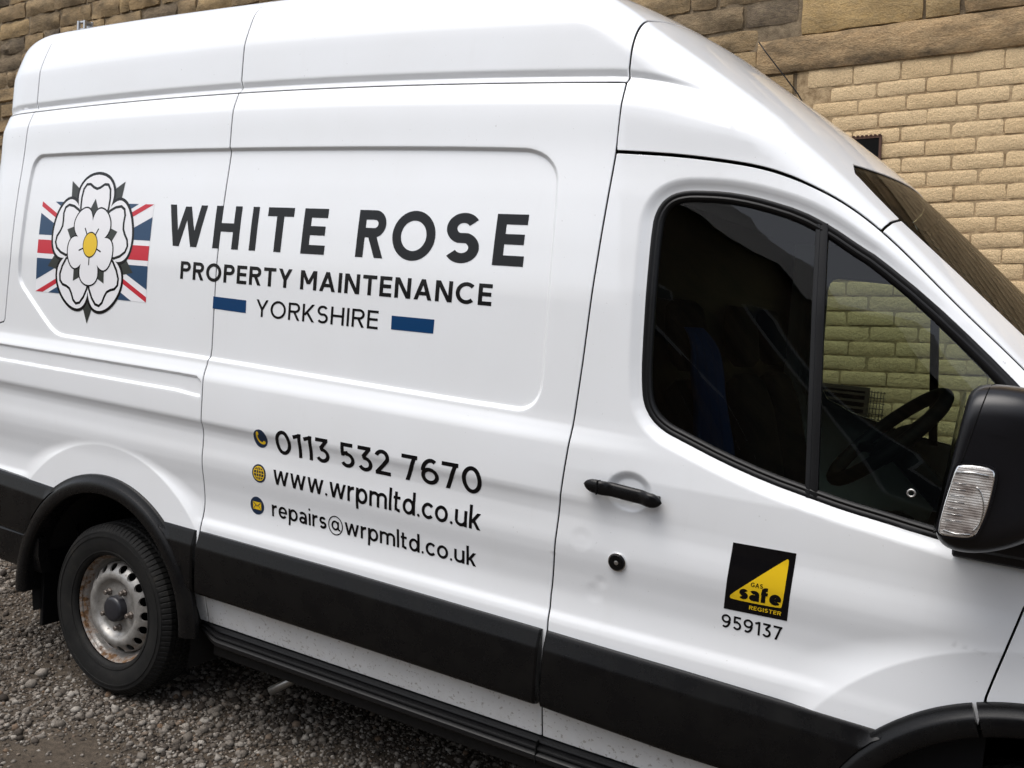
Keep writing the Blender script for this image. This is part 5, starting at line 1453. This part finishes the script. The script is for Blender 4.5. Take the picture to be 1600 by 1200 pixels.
# ================================================================= THE GROUND
GROUND = mat('damp_dirt', (.06, .05, .04), .95, spec=.2)
def _():
    m = GROUND; n = noise(m, 1.6, 8, .65); n2 = noise(m, 40, 8, .75)
    r = ramp(m, n.outputs['Fac'], [(.3, (.060, .046, .034)), (.7, (.12, .10, .078))]); r2 = ramp(m, n2.outputs['Fac'], [(.3, (.55, .55, .55)), (.7, (1.35, 1.3, 1.25))])
    L(m, mixc(m, 1., r.outputs[0], r2.outputs[0], 'MULTIPLY'), bsdf(m).inputs['Base Color']); bump(m, n2.outputs['Fac'], 1., .02)
_()
def ground_h(x, y): return .010*np.sin(x*1.9+.4)*np.cos(y*2.3)+.006*np.sin(x*5.1+y*3.3)-.012
xs = np.concatenate([np.linspace(-60, -4, 12)[:-1], np.linspace(-4, 5, 91), np.linspace(5, 60, 12)[1:]]); ys = np.concatenate([np.linspace(-60, -3, 12)[:-1], np.linspace(-3, 3, 61), np.linspace(3, 60, 12)[1:]])
X, Y = np.meshgrid(xs, ys); near = (np.abs(X) < 6) & (np.abs(Y) < 4)
Z = np.where(near, ground_h(X, Y), -.012)
V = np.stack([X.ravel(), Y.ravel(), Z.ravel()], 1)
g = mesh_obj('ground', V, grid_faces(len(ys), len(xs)), GROUND); tag(g, kind='structure')
GRAVEL = mat('crushed_stone', (.2, .18, .16), .9, spec=.25)
def _():
    m = GRAVEL; ge = N(m, 'ShaderNodeNewGeometry')
    r = ramp(m, ge.outputs['Random Per Island'], [(0, (.030, .024, .019)), (.22, (.070, .058, .047)), (.45, (.125, .108, .090)), (.7, (.19, .168, .144)), (.88, (.31, .285, .25)), (1, (.12, .078, .048))])
    n = noise(m, 120, 4, .7); r2 = ramp(m, n.outputs['Fac'], [(.3, (.6, .6, .6)), (.7, (1.2, 1.2, 1.2))])
    L(m, mixc(m, 1., r.outputs[0], r2.outputs[0], 'MULTIPLY'), bsdf(m).inputs['Base Color']); bump(m, n.outputs['Fac'], .6, .004)
_()
def gravel():
    base = []
    for i in range(24):
        bm = bmesh.new(); bmesh.ops.create_icosphere(bm, subdivisions=1, radius=1)
        r = random.Random(i)
        for v in bm.verts: v.co *= r.uniform(.72, 1.12)
        pl = [(Vector((r.gauss(0, 1), r.gauss(0, 1), r.gauss(0, 1))).normalized(), r.uniform(.45, .75)) for _i in range(5)]
        for v in bm.verts:
            for nrm, d in pl:
                t = v.co.dot(nrm)
                if t > d: v.co -= nrm*(t-d)
        bm.verts.ensure_lookup_table(); base.append((np.array([v.co[:] for v in bm.verts]), np.array([[v.index for v in f.verts] for f in bm.faces]))); bm.free()
    VV = []; FF = []; off = 0
    def scatter(n, x0, x1, y0, y1, s0, s1, keep):
        nonlocal off
        x = rng.uniform(x0, x1, n); y = rng.uniform(y0, y1, n)
        patch = np.sin(x*2.1+1.0)*np.sin(y*3.7+.6)+.5*np.sin(x*5.3-y*4.1)
        bare = .9*np.exp(-((x-.27)**2+(y+.36)**2)/.035)+.75*np.exp(-((x+.35)**2/.05+(y-.15)**2/.02))+.7*np.exp(-((x-.75)**2/.06+(y+.45)**2/.03))
        k = rng.uniform(0, 1, n) < np.clip(keep+.35*patch-bare, .06, 1); x, y = x[k], y[k]; n = len(x)
        s = s0*(s1/s0)**(rng.uniform(0, 1, n)**1.8); z = ground_h(x, y)+s*rng.uniform(-.1, .45, n)
        ang = rng.uniform(0, 2*math.pi, (n, 3)); pick = rng.integers(0, len(base), n)
        sq = rng.uniform(.55, .95, n)
        for b in range(len(base)):
            ii = np.nonzero(pick == b)[0]
            if not len(ii): continue
            bv, bf = base[b]
            P = bv[None]*s[ii, None, None]
            c, sn = np.cos(ang[ii, 0])[:, None], np.sin(ang[ii, 0])[:, None]; P = np.stack([P[..., 0], P[..., 1]*c-P[..., 2]*sn, P[..., 1]*sn+P[..., 2]*c], -1)
            P[..., 2] *= sq[ii, None]
            c, sn = np.cos(ang[ii, 2])[:, None], np.sin(ang[ii, 2])[:, None]; P = np.stack([P[..., 0]*c-P[..., 1]*sn, P[..., 0]*sn+P[..., 1]*c, P[..., 2]], -1)
            P += np.stack([x[ii], y[ii], z[ii]], -1)[:, None]
            VV.append(P.reshape(-1, 3)); FF.append((bf[None]+(off+np.arange(len(ii))*len(bv))[:, None, None]).reshape(-1, 3)); off += len(ii)*len(bv)
    scatter(26000, -2.6, 2.4, -1.0, 2.0, .008, .021, .86)
    scatter(42000, -1.6, 2.2, -.75, 1.4, .005, .011, .92)
    scatter(6000, -4.5, 5, -3.5, 2.6, .010, .026, .8)
    scatter(14000, -6.0, -1.4, -1.2, 2.6, .010, .024, .85)
    scatter(1500, -2.0, 2.2, -.9, 1.6, .018, .034, .5)
    V = np.concatenate(VV); Fc = np.concatenate(FF)
    me = bpy.data.meshes.new('gravel'); me.vertices.add(len(V)); me.vertices.foreach_set('co', V.ravel()); me.loops.add(len(Fc)*3); me.loops.foreach_set('vertex_index', Fc.ravel()); me.polygons.add(len(Fc)); me.polygons.foreach_set('loop_start', np.arange(len(Fc))*3); me.polygons.foreach_set('loop_total', np.full(len(Fc), 3)); me.update(calc_edges=True)
    tag(link('gravel', me, GRAVEL), 'loose crushed grey stone spread over the yard under and beside the van', 'gravel', kind='stuff')
gravel()

# ================================================================= ACROSS THE YARD (mirrored in the glass)
WOOD = mat('weathered_fence_wood', (.11, .075, .045), .85)
def _():
    m = WOOD; v = mapped(m, (40, 40, 2.)); n = N(m, 'ShaderNodeTexNoise', Scale=1., Detail=6); L(m, v, n.inputs['Vector']); oi = N(m, 'ShaderNodeObjectInfo')
    a = N(m, 'ShaderNodeMath', operation='MULTIPLY_ADD'); L(m, oi.outputs['Random'], a.inputs[0]); a.inputs[1].default_value = .35; L(m, n.outputs['Fac'], a.inputs[2])
    r = ramp(m, a.outputs[0], [(.3, (.045, .032, .022)), (.9, (.17, .125, .08))]); L(m, r.outputs[0], bsdf(m).inputs['Base Color'])
_()
fence = empty('plank_fence', (0, -7.2, 0)); tag(fence, 'tall weathered plank fence across the yard, mirrored in the cab door glass', 'fence')
pm = [None]*4
for i in range(4):
    bm = box_bm((-.068,-.010,0),(.068,.010,1.95+.02*i)); me = bpy.data.meshes.new('plank'); bm.to_mesh(me); bm.free(); me.materials.append(WOOD); pm[i] = me
for i in range(64):
    o = link('plank', pm[i % 4], None, fence); o.location = (-4.5+i*.146, random.uniform(-.008, .008), 0)
for z in (.4, 1.6): bm = box_bm((-4.6,-.06,z),(4.9,-.015,z+.08)); bm_obj('rail', bm, WOOD, fence)
HOUSEM = stone_mat('dark_opposite_stone', [(0, (.16, .12, .08)), (1, (.20, .15, .10))], .3, .7)
house = empty('stone_building', (4.6, -15.0, 0)); tag(house, 'dark stone building across the yard, mirrored in the van glass', 'building')
bm = box_bm((-6.2,-4,0),(9.5,1.2,7.6)); bm_obj('walls', bm, HOUSEM, house)
bm = bmesh.new(); vs_ = [bm.verts.new(p) for p in ((-6.5,1.5,7.5),(9.8,1.5,7.5),(9.8,-1.4,9.6),(-6.5,-1.4,9.6),(-6.5,-4.3,7.5),(9.8,-4.3,7.5))]
for f in ((0,1,2,3),(3,2,5,4),(0,3,4),(1,5,2),(0,4,5,1)): bm.faces.new([vs_[k] for k in f])
SLATE = mat('roof_slate', (.05, .052, .058), .6); bm_obj('roof', bm, SLATE, house)
for i in range(5):
    for z in (1.0, 3.4):
        bm = box_bm((-5.2+i*3,1.19,z),(-4.1+i*3,1.23,z+1.4)); w = bm_obj('window', bm, MATW := bpy.data.materials.get('window_frame_paint') or mat('window_frame_paint', (.5,.5,.48), .5), house)
        bm = box_bm((-5.12+i*3,1.22,z+.08),(-4.18+i*3,1.245,z+1.32)); bm_obj('pane', bm, DARKGL := bpy.data.materials.get('dark_pane') or mat('dark_pane', (.02,.022,.025), .1), w)
